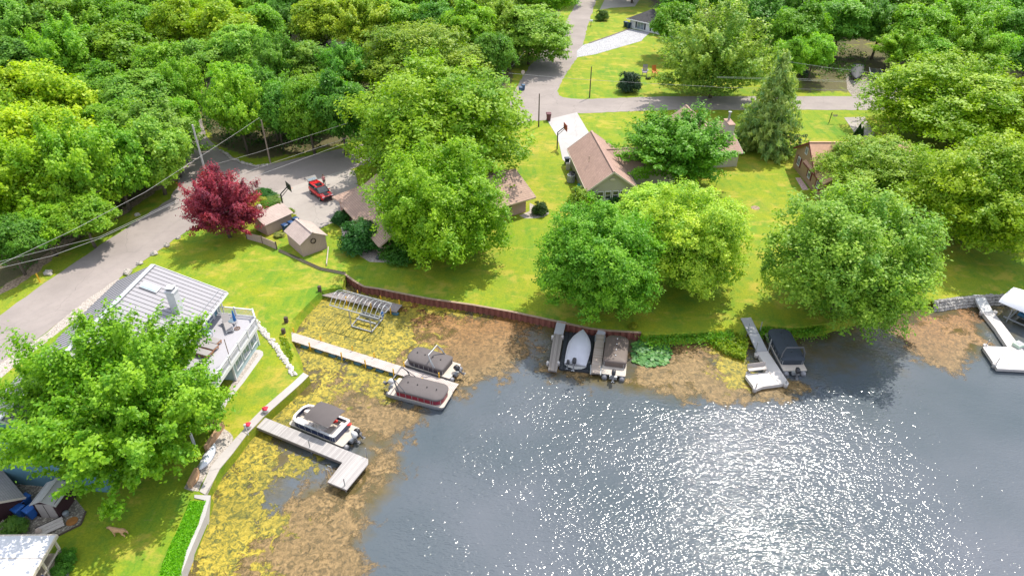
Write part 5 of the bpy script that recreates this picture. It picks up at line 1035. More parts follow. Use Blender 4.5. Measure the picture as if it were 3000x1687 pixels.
acunit('grey round air conditioner by the taupe house wall', zc(245, 1000), M('ac_grey', (.33, .34, .33), .5), .62, 1.2); acunit('black round air conditioner behind the grey one', zc(262, 925), BLACK, .5, .9)
acunit('black round air conditioner below the lake house end wall', G(38, 1400), BLACK, .55, .9)
mb = MB(); mb.box((0, 0, .55), (.7, .6, 1.1)); o = mb.build('utility_box', M('cream_box', (.5, .45, .38), .6), bevel=.03); o.location = (*zc(195, 790), 1); tag(o, 'cream utility box on the taupe house wall behind the bin', 'utility box')
for (x, y, s_, lab) in ((405, 1110, 1.2, 'long turquoise covered bench seat beside the taupe house'), (335, 1160, .8, 'smaller turquoise chair left of the bench')):
    t = thing('garden_bench' if s_ > 1 else 'garden_chair', lab, 'bench' if s_ > 1 else 'chair', (*zc(x, y), 1), R(100)); TQ = M('turquoise', (.01, .28, .24), .5); s = MB(); s.box((0, 0, .42), (1.2 * s_, .6, .1)); s.build('seat', TQ, t, bevel=.03); s = MB(); s.box((0, -.3, .75), (1.2 * s_, .08, .6), 0, ('X', R(15))); s.build('backrest', TQ, t, bevel=.03); each('leg', TQ, t, [((a * .55 * s_, b * .25, .2), (.07, .07, .4)) for a in (-1, 1) for b in (-1, 1)])
def hoop(lab, base, top, rz, boardm, h=None):
    h = h or hfit(*base, top) - 1; t = thing('basketball_hoop', lab, 'basketball hoop', (*base, LZ), rz); s = MB(); s.beam((0, 0, 0), (0, 0, h), .16); s.build('pole', BLACK, t); s = MB(); s.beam((0, 0, h), (1.3, 0, h + .9), .12); s.beam((0, 0, h - .5), (1.25, 0, h + .5), .07); s.build('arm', BLACK, t)
    s = MB(); s.box((1.35, 0, h + .8), (.05, 1.8, 1.1)); b = s.build('backboard', boardm, t); s = MB(); s.tube([(1.65 + .23 * math.cos(a), .23 * math.sin(a), h + .45) for a in [i * math.pi / 8 for i in range(17)]], .02, 6); s.build('rim', M('orange_rim', (.6, .15, .03), .5), b); s = MB(); s.box((1.38, 0, h + .65), (.012, .6, .45)); s.box((1.383, 0, h + .65), (.012, .5, .35)); s.build('target_square', WHITE, b)
hoop('black basketball hoop at the edge of the drive by the garden sheds', zs(725, 370), 540 + 160 / 5.573, R(38), BLACK)
hoop('basketball hoop with red backboard beside the white driveway', G(1632, 438), 388, R(15), M('red_board', (.35, .05, .05), .6))
def pole(lab, b, topy, r=.14, mat=OLDW, arm=None, cat='utility pole', name='utility_pole', trans=None):
    x, y = G(*b); h = hfit(x, y, topy) - 1; t = thing(name, lab, cat, (x, y, LZ)); s = MB(); s.tube([(0, 0, 0), (0, 0, h)], r, 10, r * .7); s.build('pole', mat, t)
    if arm: s = MB(); s.beam((0, 0, h * arm[0]), (arm[1], arm[2], h * arm[0]), .08); s.build('cross_arm', OLDW, t)
    if trans: s = MB(); s.lathe([(.2, -.4), (.26, -.35), (.26, .35), (.2, .4)], n=12); o = s.build('transformer', ALU, t); o.location = (.4, 0, h * trans)
    return h
pole('pale grey utility pole rising behind the red leaved tree', (620, 570), 366, .18, M('grey_pole', (.45, .42, .42), .8), (.62, 1.3, .2), trans=.33)
pole('weathered utility pole at the end of the white rock row', (793, 481), 352, .14, M('warm_pole', (.30, .23, .18), .9))
pole('dark bare pole at the road corner beside the maroon bin', (1578, 372), 275, .13, DKW)
pole('dark bare pole on the bright corner lawn below the white house', (1727, 287), 196, .13, DKW)
pole('grey utility pole with transformer left of the road junction', (1473, 250), 140, .15, M('grey_pole', (.45, .42, .42), .8), trans=.75)
pole('grey utility pole behind the bright trees at the right', (2600, 300), 222, .16, M('grey_pole', (.45, .42, .42), .8))
def wire(lab, pts, r=.03, z=8.5, sag=.0, mat=WIRE):
    P = [Vector((*G(*p[:2], p[2] if len(p) > 2 else z), p[2] if len(p) > 2 else z)) for p in pts]; Q_ = []
    for a, b in zip(P[:-1], P[1:]): Q_ += [a.lerp(b, i / 10) for i in range(10)]
    Q_.append(P[-1]); s = MB(); o = Q_[0].copy(); s.tube([q - o for q in Q_], r, 5); w = s.build('power_cable', mat); w.location = o; tag(w, lab, 'power cable')
WT = M('bright_cable', (.42, .40, .40), .5, bump=0)
wire('pale power cable crossing from the left edge over the wood to the road junction', [(-60, 810), (0, 775), (210, 676), (427, 562), (690, 392), (760, 345)], .019, mat=WT)
wire('upper of the twin power cables over the left road', [(-60, 775), (0, 766), (291, 694), (562, 567), (600, 545), (679, 522), (750, 494), (1018, 404)], .017, mat=WT)
wire('lower of the twin power cables over the left road', [(-60, 795), (0, 785), (150, 750), (291, 699), (562, 571), (679, 540), (750, 516), (1018, 418)], .019, mat=WT)
wire('power cable from the grey pole arm running right to the wood', [(618, 485), (750, 448), (1018, 361)], .016, mat=WT)
wire('power cable across the corner lawn in front of the white house', [(1490, 215), (1700, 233), (1954, 248), (2100, 255)], .025, mat=WT)
wire('thick lower power cable over the right road', [(2100, 257), (2328, 261), (2500, 265), (2590, 267), (2625, 275)], .019, mat=WT)
wire('first thin power cable above the right road', [(2100, 225), (2328, 231), (2630, 243)], .02); wire('second thin power cable above the right road', [(2100, 228), (2328, 235), (2630, 247)], .02)
wire('high power cable reaching the grey pole by the bright trees', [(2200, 165), (2428, 199), (2640, 223), (2800, 242), (3050, 256)], .025)
wire('thin stay cable from the transformer pole down to the left', [(1535, 155, 6), (1500, 195, 3)], .02)
def roadsign(lab, b, topy, kind='round'):
    x, y = G(*b); h = hfit(x, y, topy) - 1; t = thing('road_sign', lab, 'sign', (x, y, LZ)); s = MB(); s.tube([(0, 0, 0), (0, 0, h)], .04, 6); s.build('post', ALU, t); s = MB(); s.lathe([(.02, -.02), (.42, -.02), (.42, .02), (.02, .02)], n=8); o = s.build('plate', M('sign_back', (.55, .45, .42), .5), t); o.location = (0, 0, h - .3); o.rotation_euler = (R(90), R(22), 0)
roadsign('eight sided sign seen from behind at the shaded roadside', (1532, 243), 208)
t = thing('mailbox', 'white mailbox on a dark post by the upper road', 'mailbox', (*G(1731, 77), 1)); s = MB(); s.box((0, 0, .6), (.14, .14, 1.2)); s.build('post', DKW, t); s = MB(); s.rings([[(x, .28 * math.cos(a), 1.25 + max(0, .4 * math.sin(a))) for a in [math.pi * k / 8 for k in range(9)]] for x in (-.45, .45)]); s.build('box', WHITE, t)
t = thing('sign_post', 'black hanging sign post on the lawn below the right road', 'sign post', (*G(2428, 361), 1)); s = MB(); s.tube([(0, 0, 0), (.1, 0, 2.1)], .07, 6); s.build('post', BLACK, t); s = MB(); s.beam((0, 0, 1.7), (1.2, 0, 1.65), .06); s.build('arm', BLACK, t); s = MB(); s.box((.85, 0, 1.4), (.8, .04, .3)); s.build('sign_board', M('pale_board', (.5, .45, .35), .7), t)
t = thing('wind_spinner', 'wind spinner with round cups on a thin pole behind the tan house', 'wind spinner', (*G(2330, 470), 1)); h = hfit(*G(2330, 470), 398) - 1; s = MB(); s.tube([(0, 0, 0), (0, 0, h)], .035, 6); s.build('pole', BLACK, t); s = MB(); s.beam((-.7, 0, h), (.7, 0, h), .05); s.build('arm', BLACK, t)
for x in (-.8, -.45, .45, .8): s = MB(); s.tube([(x + .2 * math.cos(a), 0, h + .25 * math.sin(a)) for a in [i * math.pi / 5 for i in range(11)]], .045, 5); s.build('cup', BLACK, t)
t = thing('lantern_post', 'black lantern at the corner of the tan house', 'lantern', (*G(2334, 455), 1)); s = MB(); s.tube([(0, 0, 0), (0, 0, 2.2)], .05, 6); s.build('post', BLACK, t); s = MB(); s.lathe([(.35, 2.2), (.12, 2.35), (.12, 2.65), (.35, 2.8)], n=6); s.build('lamp_head', BLACK, t)

# ------------------------------------------------------------------ deck furniture
GC = M('grey_cushion', (.30, .28, .28), .8, var=.05); TEAK = M('teak', (.42, .20, .10), .6, var=.15, scale=2)
def lounger(lab, p, rz, frame, z=4.0, back=.5, sc=1.0, g='deck loungers'):
    t = thing('sun_lounger', lab, 'sun lounger', (p[0], p[1], z), rz, g); s = MB(); s.box((.35, 0, .28), (2.0, .72, .07)); s.build('frame', frame, t)
    s = MB(); s.box((.65, 0, .37), (1.35, .66, .1)); s.build('cushion', GC, t, bevel=.03); s = MB(); s.slab([(-.02, -.33, .42), (-.02, .33, .42), (-.68, .33, .42 + back), (-.68, -.33, .42 + back)], .1); s.build('back_cushion', GC, t)
    each('leg', frame, t, [((x, y, .12), (.07, .07, .26)) for x in (-.55, 1.25) for y in (-.3, .3)]); t.scale = (sc,) * 3; return t
LA = R(-96); ds = lambda x, y: on_deck(x, y)[:2]
lounger('grey lounger facing down the deck beside the closed blue umbrella', ds(770, 440), ang(ds(730, 330), ds(810, 560)), WHITE, sc=1.15)
l0 = lounger('teak lounger with grey cushion, farthest up the deck of the three', ds(400, 730), ang(ds(300, 680), ds(600, 760)), TEAK, back=.35, sc=1.2)
copy_thing(l0, (*ds(345, 830), 4.0), label='teak lounger with grey cushion, middle of the three on the deck'); copy_thing(l0, (*ds(235, 940), 4.0), label='teak lounger with grey cushion, nearest the big maple of the three')
t = thing('parasol', 'closed blue parasol on a round base at the far deck rail', 'parasol', (*ds(935, 500), 4.0)); s = MB(); s.tube([(0, 0, 0), (0, 0, 2.3)], .03, 6); s.build('pole', ALU, t); s = MB(); s.lathe([(.05, 1.0), (.16, 1.1), (.13, 1.7), (.05, 2.35), (.01, 2.45)], n=10); s.build('canopy', M('blue_fabric', (.02, .14, .42), .7), t, True); s = MB(); s.tube([(.3 * math.cos(a), .3 * math.sin(a), .05) for a in [i * math.pi / 8 for i in range(17)]], .04, 6); s.beam((-.3, 0, .05), (.3, 0, .05), .05); s.beam((0, -.3, .05), (0, .3, .05), .05); s.build('base', M('bronze', (.2, .12, .08), .5), t)
t = thing('side_table', 'small glass topped table beside the blue parasol', 'table', (*ds(870, 420), 4.0)); s = MB(); s.lathe([(.42, .5), (.42, .53)], n=16); s.build('table_top', GLASSB, t); each('leg', WHITE, t, [((.3 * a, .3 * b, .25), (.04, .04, .5)) for a in (-1, 1) for b in (-1, 1)])
def chair(name, lab, p, z, rz, mat, sc=1, adir=False, cat='chair'):
    t = thing(name, lab, cat, (p[0], p[1], z), rz); s = MB(); s.box((0, 0, .42), (.5, .5, .05), 0, ('X', R(-8 if adir else 0)))
    s.build('seat', mat, t); s = MB()
    for i in range(5): s.box(((i - 2) * .105, -.3 if adir else -.26, .75), (.085, .03, .75 if adir else .5), 0, ('X', R(18)))
    s.build('backrest', mat, t); each('leg', mat, t, [((x, y, .22), (.05, .05, .44)) for x in (-.24, .24) for y in (-.22, .22)]); each('armrest', mat, t, [((x, 0, .62), (.09, .6, .03)) for x in (-.3, .3)]); t.scale = (sc,) * 3; return t
chair('deck_chair', 'pale blue folding chair by the deck windows', ds(450, 640), 4.0, R(-110), M('pale_blue_frame', (.45, .55, .62), .5))
s = MB(); s.tube([(0, 0, 0), (0, 0, 2.6)], .04, 8); o = s.build('deck_pole', M('bronze', (.2, .12, .08), .5)); o.location = (*z1(815, 1050, 4.0), 4.0); tag(o, 'slim dark pole standing at the deck railing', 'pole')
t = chair('adirondack_chair', 'purple grey slatted chair by the fire pit on the corner lawn', G(1888, 222), 1, R(170), M('mauve', (.25, .20, .28), .7), 2.0, True); chair('adirondack_chair', 'orange slatted chair by the fire pit on the corner lawn', G(1918, 224), 1, R(200), M('orange_wood', (.55, .17, .04), .6), 2.0, True)
s = MB(); s.lathe([(.55, 0), (.62, .35), (.5, .35), (.4, .1), (.02, .08)], n=16); o = s.build('fire_pit', BLACK); o.location = (*G(1899, 232), 1); tag(o, 'round black fire pit between the two lawn chairs', 'fire pit')
for x, y, lab in ((75, 195, 'red flower pot near the open pontoon at the sea wall'), (0, 0, '')):
    if not lab: continue
def pot(lab, p, zz, r=.22, fc=(.6, .03, .06)):
    t = thing('flower_pot', lab, 'flower pot', (*p, zz)); s = MB(); s.lathe([(r * .8, 0), (r, .35), (r * .8, .36)], n=12); s.build('pot', PLA, t, True); s = MB(); s.blob((0, 0, .45), (r * .9, r * .9, .15), 3, 6, .4); s.build('flowers', M('red_flowers', fc, .7), t)
pot('white pot of red flowers on the sea wall above the L shaped dock', G(779, 1205, 1.1), 1.06, .3); pot('white pot of red flowers on the sea wall below the L shaped dock', z5(820, 265, 1.1), 1.06, .3)
t = thing('wall_cleat', 'white post with a slanting rod on the sea wall', 'mooring rod', (*z5(780, 290, 1.06), 1.06)); s = MB(); s.box((0, 0, .3), (.2, .2, .6)); s.build('post', PLA, t); s = MB(); s.tube([(0, 0, .6), (.5, -.8, 0)], .03, 6); s.build('rod', ALU, t)
# bits in the lower left yard and around houses
t = thing('plank_platform', 'grey plank ramp panel lying in the gravel yard before the doors', 'ramp panel', (*k6(715, 790), 1), ang(k6(600, 890), k6(880, 760))); s = MB()
for k in range(3): s.box((0, (k - 1) * .33, .2 + k * .03), (1.8, .31, .06))
s.build('planks', M('pale_bench_wood', (.5, .45, .42), .8), t); s = MB(); s.box((-.05, .53, .2), (1.85, .08, .2)); s.build('side_board', BLACK, t)
s = MB(); s.lathe([(.05, 0), (.22, .1), (.25, .4), (.1, .5)], n=12); o = s.build('gas_bottle', M('bottle_grey', (.2, .22, .24), .3)); o.location = (*k6(925, 610), 1); tag(o, 'small round grey tank beside the dark shed', 'gas bottle')
s = MB(); s.lathe([(.42, 0), (.45, .04), (.1, .06)], n=16); o = s.build('rust_patch', M('rusty_orange', (.35, .15, .04), .9, var=.4)); o.location = (*k6(1000, 695), 1.02); tag(o, 'rusty orange fire ring lid on the gravel', 'fire ring')
s = MB(); s.blob((0, 0, .3), (.25, .2, .35), 5, 6, .2); o = s.build('garden_stone', M('pale_pebble', (.5, .4, .35), .8)); o.location = (*k6(555, 860), 1); tag(o, 'small upright pale stone beside the plank ramp', 'garden stone')
s = MB(); s.blob((0, 0, .6), (.55, .5, .75), 2, 8, .2); o = s.build('garden_stone', M('white_stone', (.62, .58, .54), .9)); o.location = (*zs(350, 470), 1); tag(o, 'large white standing stone behind the low shed', 'garden stone')
for i, (x, y, lab) in enumerate(((925, 1150, 'dark bowl shaped planter in the rose gravel at the glass house corner'), (1110, 1130, 'heap of dark stones at the glass house corner'), (335, 630, 'dark planter in the rose gravel left of the round bush'))):
    s = MB(); s.blob((0, 0, .2), (.35, .35, .3) if i != 1 else (.7, .6, .5), i, 6, .35); o = s.build('planter' if i != 1 else 'rock_heap', M('dark_stone', (.09, .09, .10), .8, var=.3)); o.location = (*h2z(x, y), 1); tag(o, lab, 'planter' if i != 1 else 'rock heap')
t = thing('white_post', 'white downspout post left of the round bush', 'post', (*h2z(415, 560), 1)); s = MB(); s.box((0, 0, .8), (.16, .16, 1.6)); s.build('post', WHITE, t)
for i, (px, py, r_) in enumerate(((1611, 694, .5), (2213, 609, .7))):
    x, y = G(px, py); s = MB(); s.lathe([(r_, 0), (r_ * .9, .08), (.05, .1)], n=10); o = s.build('stump' if i == 0 else 'bare_patch', M('stump_brown', (.22, .14, .10), .9, var=.3) if i == 0 else DIRT); o.location = (x, y, 1.0 if i == 0 else .95); tag(o, 'cut brown tree stump on the lawn left of the dark tree' if i == 0 else 'round bare patch with a stake on the right lawn', 'stump' if i == 0 else 'bare patch')

# ------------------------------------------------------------------ trees and plants
TM = {}
def crown_mesh(key, seed, nl, per, leaf, style='round', lobe=(.2, .36), zmin=-.6):
    if key in TM: return TM[key]
    r = np.random.default_rng(seed); LC = []
    while len(LC) < nl:
        d = r.normal(size=3); d /= np.linalg.norm(d)
        if d[2] < zmin: continue
        rad = r.uniform(.5, .86) if r.random() > .15 else r.uniform(.1, .5)
        c = d * rad
        if style == 'umbrella': c[2] = abs(c[2]) * .8 - .1
        LC.append((c, r.uniform(*lobe), r.random(), d))
    V_, A_ = [], []
    for c, ls, rv, d in LC:
        n = int(per * (ls / .3) ** 2 * r.uniform(.8, 1.2)); k = max(8, int(26 * (ls / .2) ** 2 * .6)); tw = r.normal(size=(k, 3)); tw /= np.linalg.norm(tw, axis=1)[:, None]
        tw[:, 2] = np.where(tw[:, 2] < -.4, -tw[:, 2], tw[:, 2]); tw *= r.uniform(.6, 1.12, k)[:, None]; w = r.integers(0, k, n); off = ls * (tw[w] + r.normal(size=(n, 3)) * .17)
        u = tw[w] / np.linalg.norm(tw[w], axis=1)[:, None]
        if style == 'shoots':
            ax = d * .8 + np.array([0, 0, .5]); ax /= np.linalg.norm(ax); t = off @ ax; off = off * .62 + np.outer(t * 1.2, ax)
        elif style == 'drape': off[:, 2] *= 1.35; off[:, :2] *= .85
        elif style == 'layers': off[:, 2] *= .55; off[:, :2] *= 1.15
        else: off[:, 2] *= .85
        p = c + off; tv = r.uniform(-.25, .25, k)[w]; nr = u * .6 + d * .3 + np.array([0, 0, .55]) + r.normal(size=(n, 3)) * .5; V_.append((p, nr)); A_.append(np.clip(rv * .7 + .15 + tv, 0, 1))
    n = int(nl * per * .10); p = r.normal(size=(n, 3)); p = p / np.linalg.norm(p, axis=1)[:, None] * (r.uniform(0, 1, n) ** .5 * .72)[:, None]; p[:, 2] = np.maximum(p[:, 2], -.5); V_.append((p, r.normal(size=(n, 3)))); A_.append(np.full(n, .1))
    P = np.concatenate([a for a, b in V_]); N = np.concatenate([b for a, b in V_]); A = np.concatenate(A_); N /= np.linalg.norm(N, axis=1)[:, None]; n = len(P)
    T = np.cross(N, r.normal(size=(n, 3))); T /= np.linalg.norm(T, axis=1)[:, None]; B = np.cross(N, T); s = leaf * r.uniform(.6, 1.35, n)[:, None]
    bend = N * s * r.uniform(-.3, .3, n)[:, None]
    q = np.stack([P - T * s, P - B * s * .6 + bend, P + T * s, P + B * s * .6 + bend], 1).reshape(-1, 3)
    me = bpy.data.meshes.new('leaf_crown'); me.vertices.add(4 * n); me.vertices.foreach_set('co', q.ravel()); me.loops.add(4 * n); me.loops.foreach_set('vertex_index', np.arange(4 * n))
    me.polygons.add(n); me.polygons.foreach_set('loop_start', np.arange(n) * 4); me.polygons.foreach_set('loop_total', np.full(n, 4)); me.update(calc_edges=True)
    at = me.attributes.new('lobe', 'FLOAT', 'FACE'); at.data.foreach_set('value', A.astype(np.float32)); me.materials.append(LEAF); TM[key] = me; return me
def trunk_mesh(k):
    if ('t', k) in TM: return TM[('t', k)]
    r = random.Random(k); s = MB(); s.tube([(0, 0, 0), (.02 * r.uniform(-1, 1), .02, .3), (.04 * r.uniform(-1, 1), .03 * r.uniform(-1, 1), .62), (0, 0, 1.15)], [.055, .042, .034, .012], 9)
    for i in range(8):
        a = i * .8 + r.random(); z0 = r.uniform(.45, .95); L = r.uniform(.5, .95)
        pts = [(0, 0, z0), (L * .4 * math.cos(a), L * .4 * math.sin(a), z0 + .13), (L * math.cos(a + .2), L * math.sin(a + .2), z0 + .36)]
        s.tube(pts, [.022, .015, .006], 6); q = pts[1]; s.tube([q, (q[0] + .2 * math.cos(a + 1), q[1] + .2 * math.sin(a + 1), q[2] + .2)], [.011, .004], 5)
    o = s.build('trunk', BARK, None, True); me = o.data; bpy.data.objects.remove(o); TM[('t', k)] = me; return me
COL = {'B': (.34, .52, .016), 'M': (.22, .44, .025), 'D': (.14, .34, .035), 'Y': (.29, .44, .03), 'O': (.23, .42, .05), 'R': (.30, .04, .085), 'G': (.22, .43, .022), 'L': (.30, .48, .045), 'S': (.27, .40, .07)}
def tree(name, lab, cx, cy, hw, hh, col, mesh, base=None, zc=None, cat='tree', group=None, tk=0, jit=0, f=K):
    """cx,cy crown centre and half sizes in picture units; base = picture row of the foot"""
    px, py = cx * f, cy * f
    lift = .8 if zc is None else zc * .45; zc = 5
    for _ in range(8):
        x, y = G(px, py, 1 + zc); s = WP(x, y, 1 + zc)[2]; r = hw * f / s; dl = math.atan2(CAMH - zc, math.hypot(x, y)); v = hh * f / s
        rz = math.sqrt(max((v * v - (r * math.sin(dl)) ** 2), 0)) / math.cos(dl); rz = min(max(rz, .6 * r), 1.35 * r); zc = rz * .72 + lift
    r *= 1.17; rz *= 1.1
    t = thing(name, lab, cat, (x, y, LZ), random.Random(int(cx * 7 + cy)).uniform(0, 6.28), group)
    c = bpy.data.objects.new('crown', mesh); C.objects.link(c); c.parent = t; c.location = (0, 0, zc); c.scale = (r, r, rz)
    rr = random.Random(int(cx * 3 + cy * 5)); k = 1 + rr.uniform(-.2, .2); b = COL[col] if isinstance(col, str) else col; c.color = (min(1, b[0] * k * (1 + rr.uniform(-.1, .1))), min(1, b[1] * k), b[2] * k, 1)
    if tk is not None:
        u = bpy.data.objects.new('trunk', trunk_mesh(tk)); C.objects.link(u); u.parent = t; u.scale = (min(r, 7) * 1.0, min(r, 7) * 1.0, zc)
    return t
WM = [crown_mesh('w%d' % i, 20 + i, 75, 600, .037, ('round', 'shoots', 'round')[i % 3], (.17, .34)) for i in range(7)]
hm = lambda k, st='round', nl=110, per=120, leaf=.034, lobe=(.13, .24), zmin=-.6: crown_mesh(k, hash_(k), nl, per, leaf, st, lobe, zmin)
def hash_(k): return sum(ord(ch) * (i + 3) for i, ch in enumerate(k))
HR = [ # name,label,cx,cy,hw,hh,col,style,base
 ('maple_tree', 'huge bright green maple overhanging the grey roofed lake house', 302, 1030, 218, 220, (.20, .43, .02), 'shoots', 1205),
 ('red_leaf_tree', 'dense dark red leaved tree beside the garden sheds', 560, 527, 74, 88, 'R', 'shoots', 618),
 ('locust_tree', 'largest light green tree, upper crown over the glass front house', 1095, 325, 222, 185, (.25, .48, .018), 'round', 600),
 ('locust_tree', 'lower drooping half of the big tree before the glass front house', 1108, 532, 172, 158, (.25, .48, .018), 'drape', 690),
 ('broadleaf_tree', 'yellow green tree just behind the largest tree', 1050, 165, 165, 112, 'Y', 'round', 330),
 ('maple_tree', 'round dark green maple covering the middle of the brown roofed house', 1702, 380, 122, 92, (.17, .38, .025), 'shoots', 480),
 ('maple_tree', 'dark green tree at the steel wall above the white covered boat', 1510, 665, 152, 158, (.15, .38, .025), 'round', 815),
 ('locust_tree', 'feathery lighter green tree right of the dark tree by the steel wall', 1738, 615, 146, 150, 'L', 'round', 800),
 ('locust_tree', 'airy crown rising behind the dark tree toward the taupe house windows', 1660, 545, 112, 82, 'L', 'round', 700),
 ('willow_tree', 'big grey green tree leaning over the water at the right', 2132, 665, 200, 182, (.27, .43, .05), 'drape', 835),
 ('locust_tree', 'bright green tree half covering the tan house', 2220, 440, 145, 100, (.34, .50, .035), 'round', 600),
 ('locust_tree', 'bright layered green tree at the far right above the stone wall', 2470, 500, 178, 160, (.30, .50, .022), 'round', 690),
 ('broadleaf_tree', 'sunlit yellow green tree below the right road at the edge', 2395, 262, 190, 98, 'B', 'round', 370),
 ('broadleaf_tree', 'sunlit yellow green tree on the right frame edge', 2580, 300, 120, 105, 'B', 'round', 420),
 ('broadleaf_tree', 'tall pale green tree with upright tips behind the chimney', 1802, 155, 116, 116, 'S', 'shoots', 300),
 ('oak_tree', 'oak with long bare lower limbs over the upper road', 1330, 95, 100, 82, 'O', 'layers', 225),
 ('broadleaf_tree', 'bright lime tree at the wood edge left of the largest tree', 790, 262, 78, 72, 'G', 'drape', 372),
]
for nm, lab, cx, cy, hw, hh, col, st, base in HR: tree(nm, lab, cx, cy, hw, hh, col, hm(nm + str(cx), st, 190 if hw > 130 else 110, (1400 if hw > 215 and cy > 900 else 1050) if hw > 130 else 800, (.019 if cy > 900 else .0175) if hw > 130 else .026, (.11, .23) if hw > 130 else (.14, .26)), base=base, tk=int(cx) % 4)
BIGB = ['broadleaf_tree', 'oak_tree']
ROWS = [ # zone label, row label, dy for the base, [(x,y,hw,hh,col)]
 ('left wood', 'topmost row', 9, [(20, 0, 66, 48, 'D'), (110, 5, 66, 50, 'M'), (215, -5, 66, 50, 'M'), (320, 0, 66, 50, 'O'), (425, 5, 64, 48, 'M'), (530, 10, 64, 50, 'B'), (640, 0, 62, 48, 'M'), (715, 10, 58, 48, 'D'), (800, 0, 62, 48, 'Y'), (885, 12, 60, 50, 'Y'), (965, 0, 58, 46, 'M'), (1050, 10, 60, 48, 'M'), (1135, 0, 60, 48, 'D'), (1215, 12, 62, 50, 'Y'), (1300, -10, 60, 45, 'O'), (1385, -5, 60, 50, 'M')]),
 ('left wood', 'second row', 9, [(25, 85, 74, 60, 'D'), (130, 75, 76, 60, 'O'), (235, 70, 74, 58, 'M'), (345, 70, 76, 60, 'M'), (450, 68, 70, 58, 'B'), (560, 82, 74, 62, 'B'), (660, 75, 58, 56, 'M'), (805, 62, 70, 54, 'Y'), (905, 70, 66, 56, 'Y'), (1000, 60, 62, 54, 'M'), (1100, 68, 62, 56, 'D'), (1185, 78, 60, 58, 'M'), (1255, 70, 58, 56, 'Y'), (1240, 150, 56, 56, 'D'), (725, 60, 44, 40, 'D')]),
 ('left wood', 'third row', 8.5, [(50, 160, 80, 64, 'D'), (165, 150, 82, 66, 'M'), (300, 138, 86, 66, 'G'), (415, 180, 76, 64, 'M'), (500, 160, 60, 56, 'O'), (610, 135, 62, 56, 'O'), (690, 165, 56, 56, 'D'), (775, 160, 58, 52, 'O'), (875, 180, 60, 58, 'D')]),
 ('left wood', 'fourth row', 8, [(30, 275, 95, 84, 'B'), (120, 265, 100, 90, 'B'), (255, 245, 86, 72, 'M'), (355, 258, 84, 74, 'O'), (445, 235, 56, 60, 'G'), (600, 240, 72, 72, 'M'), (680, 262, 54, 66, 'D'), (860, 275, 50, 62, 'D')]),
 ('left wood', 'fifth row', 7, [(45, 385, 100, 90, 'B'), (165, 370, 100, 86, 'B'), (300, 345, 88, 78, 'M'), (395, 350, 82, 80, 'O'), (452, 305, 48, 58, 'M'), (600, 285, 62, 95, 'M'), (695, 285, 64, 98, 'D'), (775, 290, 62, 90, 'M'), (855, 285, 64, 95, 'D')]),
 ('left wood', 'roadside row', 5.5, [(50, 485, 100, 98, 'B'), (175, 455, 94, 98, 'G'), (290, 425, 86, 96, 'M'), (385, 392, 78, 94, 'O'), (110, 570, 76, 58, 'G'), (210, 548, 66, 52, 'M'), (25, 610, 70, 58, 'D'), (435, 375, 46, 56, 'O')]),
 ('right wood', 'topmost row', 9, [(1735, -5, 62, 50, 'D'), (1830, -8, 64, 50, 'M'), (1925, -5, 64, 50, 'D'), (2020, -8, 64, 50, 'D'), (2115, -4, 64, 50, 'M'), (2210, -6, 64, 50, 'D'), (2305, -4, 66, 50, 'M'), (2400, -8, 66, 50, 'M'), (2495, -4, 66, 50, 'D'), (2590, -4, 66, 50, 'M')]),
 ('right wood', 'second row', 8.5, [(1700, 65, 58, 54, 'M'), (1915, 55, 70, 58, 'D'), (2010, 85, 72, 62, 'M'), (2115, 62, 66, 56, 'D'), (2215, 70, 66, 54, 'D'), (2310, 85, 70, 56, 'G'), (2400, 72, 68, 56, 'M'), (2490, 62, 66, 56, 'M'), (2575, 80, 66, 60, 'D')]),
 ('right wood', 'front row', 7, [(2050, 135, 44, 42, 'G'), (1985, 150, 46, 42, 'M'), (2270, 125, 46, 40, 'M'), (2345, 135, 50, 42, 'M'), (2430, 130, 52, 44, 'M'), (2510, 135, 52, 44, 'M'), (2590, 150, 50, 44, 'D')]),
]
CW = {'B': 'bright yellow green', 'M': 'mid green', 'D': 'dark green', 'Y': 'golden green', 'O': 'pale olive', 'G': 'lime green'}
ORD = ['first', 'second', 'third', 'fourth', 'fifth', 'sixth', 'seventh', 'eighth', 'ninth', 'tenth', 'eleventh', 'twelfth', 'thirteenth', 'fourteenth', 'fifteenth', 'sixteenth']
ti = 0
for zone, rl_, zc, lst in ROWS:
    for i, (x, y, hw, hh, col) in enumerate(sorted(lst)):
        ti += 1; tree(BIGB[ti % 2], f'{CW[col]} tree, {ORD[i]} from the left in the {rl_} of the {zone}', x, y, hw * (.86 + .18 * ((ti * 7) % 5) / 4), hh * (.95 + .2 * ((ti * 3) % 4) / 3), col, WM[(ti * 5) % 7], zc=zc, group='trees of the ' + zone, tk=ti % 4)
for i in range(30): tree('broadleaf_tree', 'distant tree in the wood beyond the top of the picture', -60 + i * 92, -62 - 12 * (i % 2), 62, 46, 'MDOM'[i % 4], WM[i % 7], zc=9, group='trees beyond the top edge', tk=i % 4) if not 1440 < -60 + i * 92 < 1560 else None
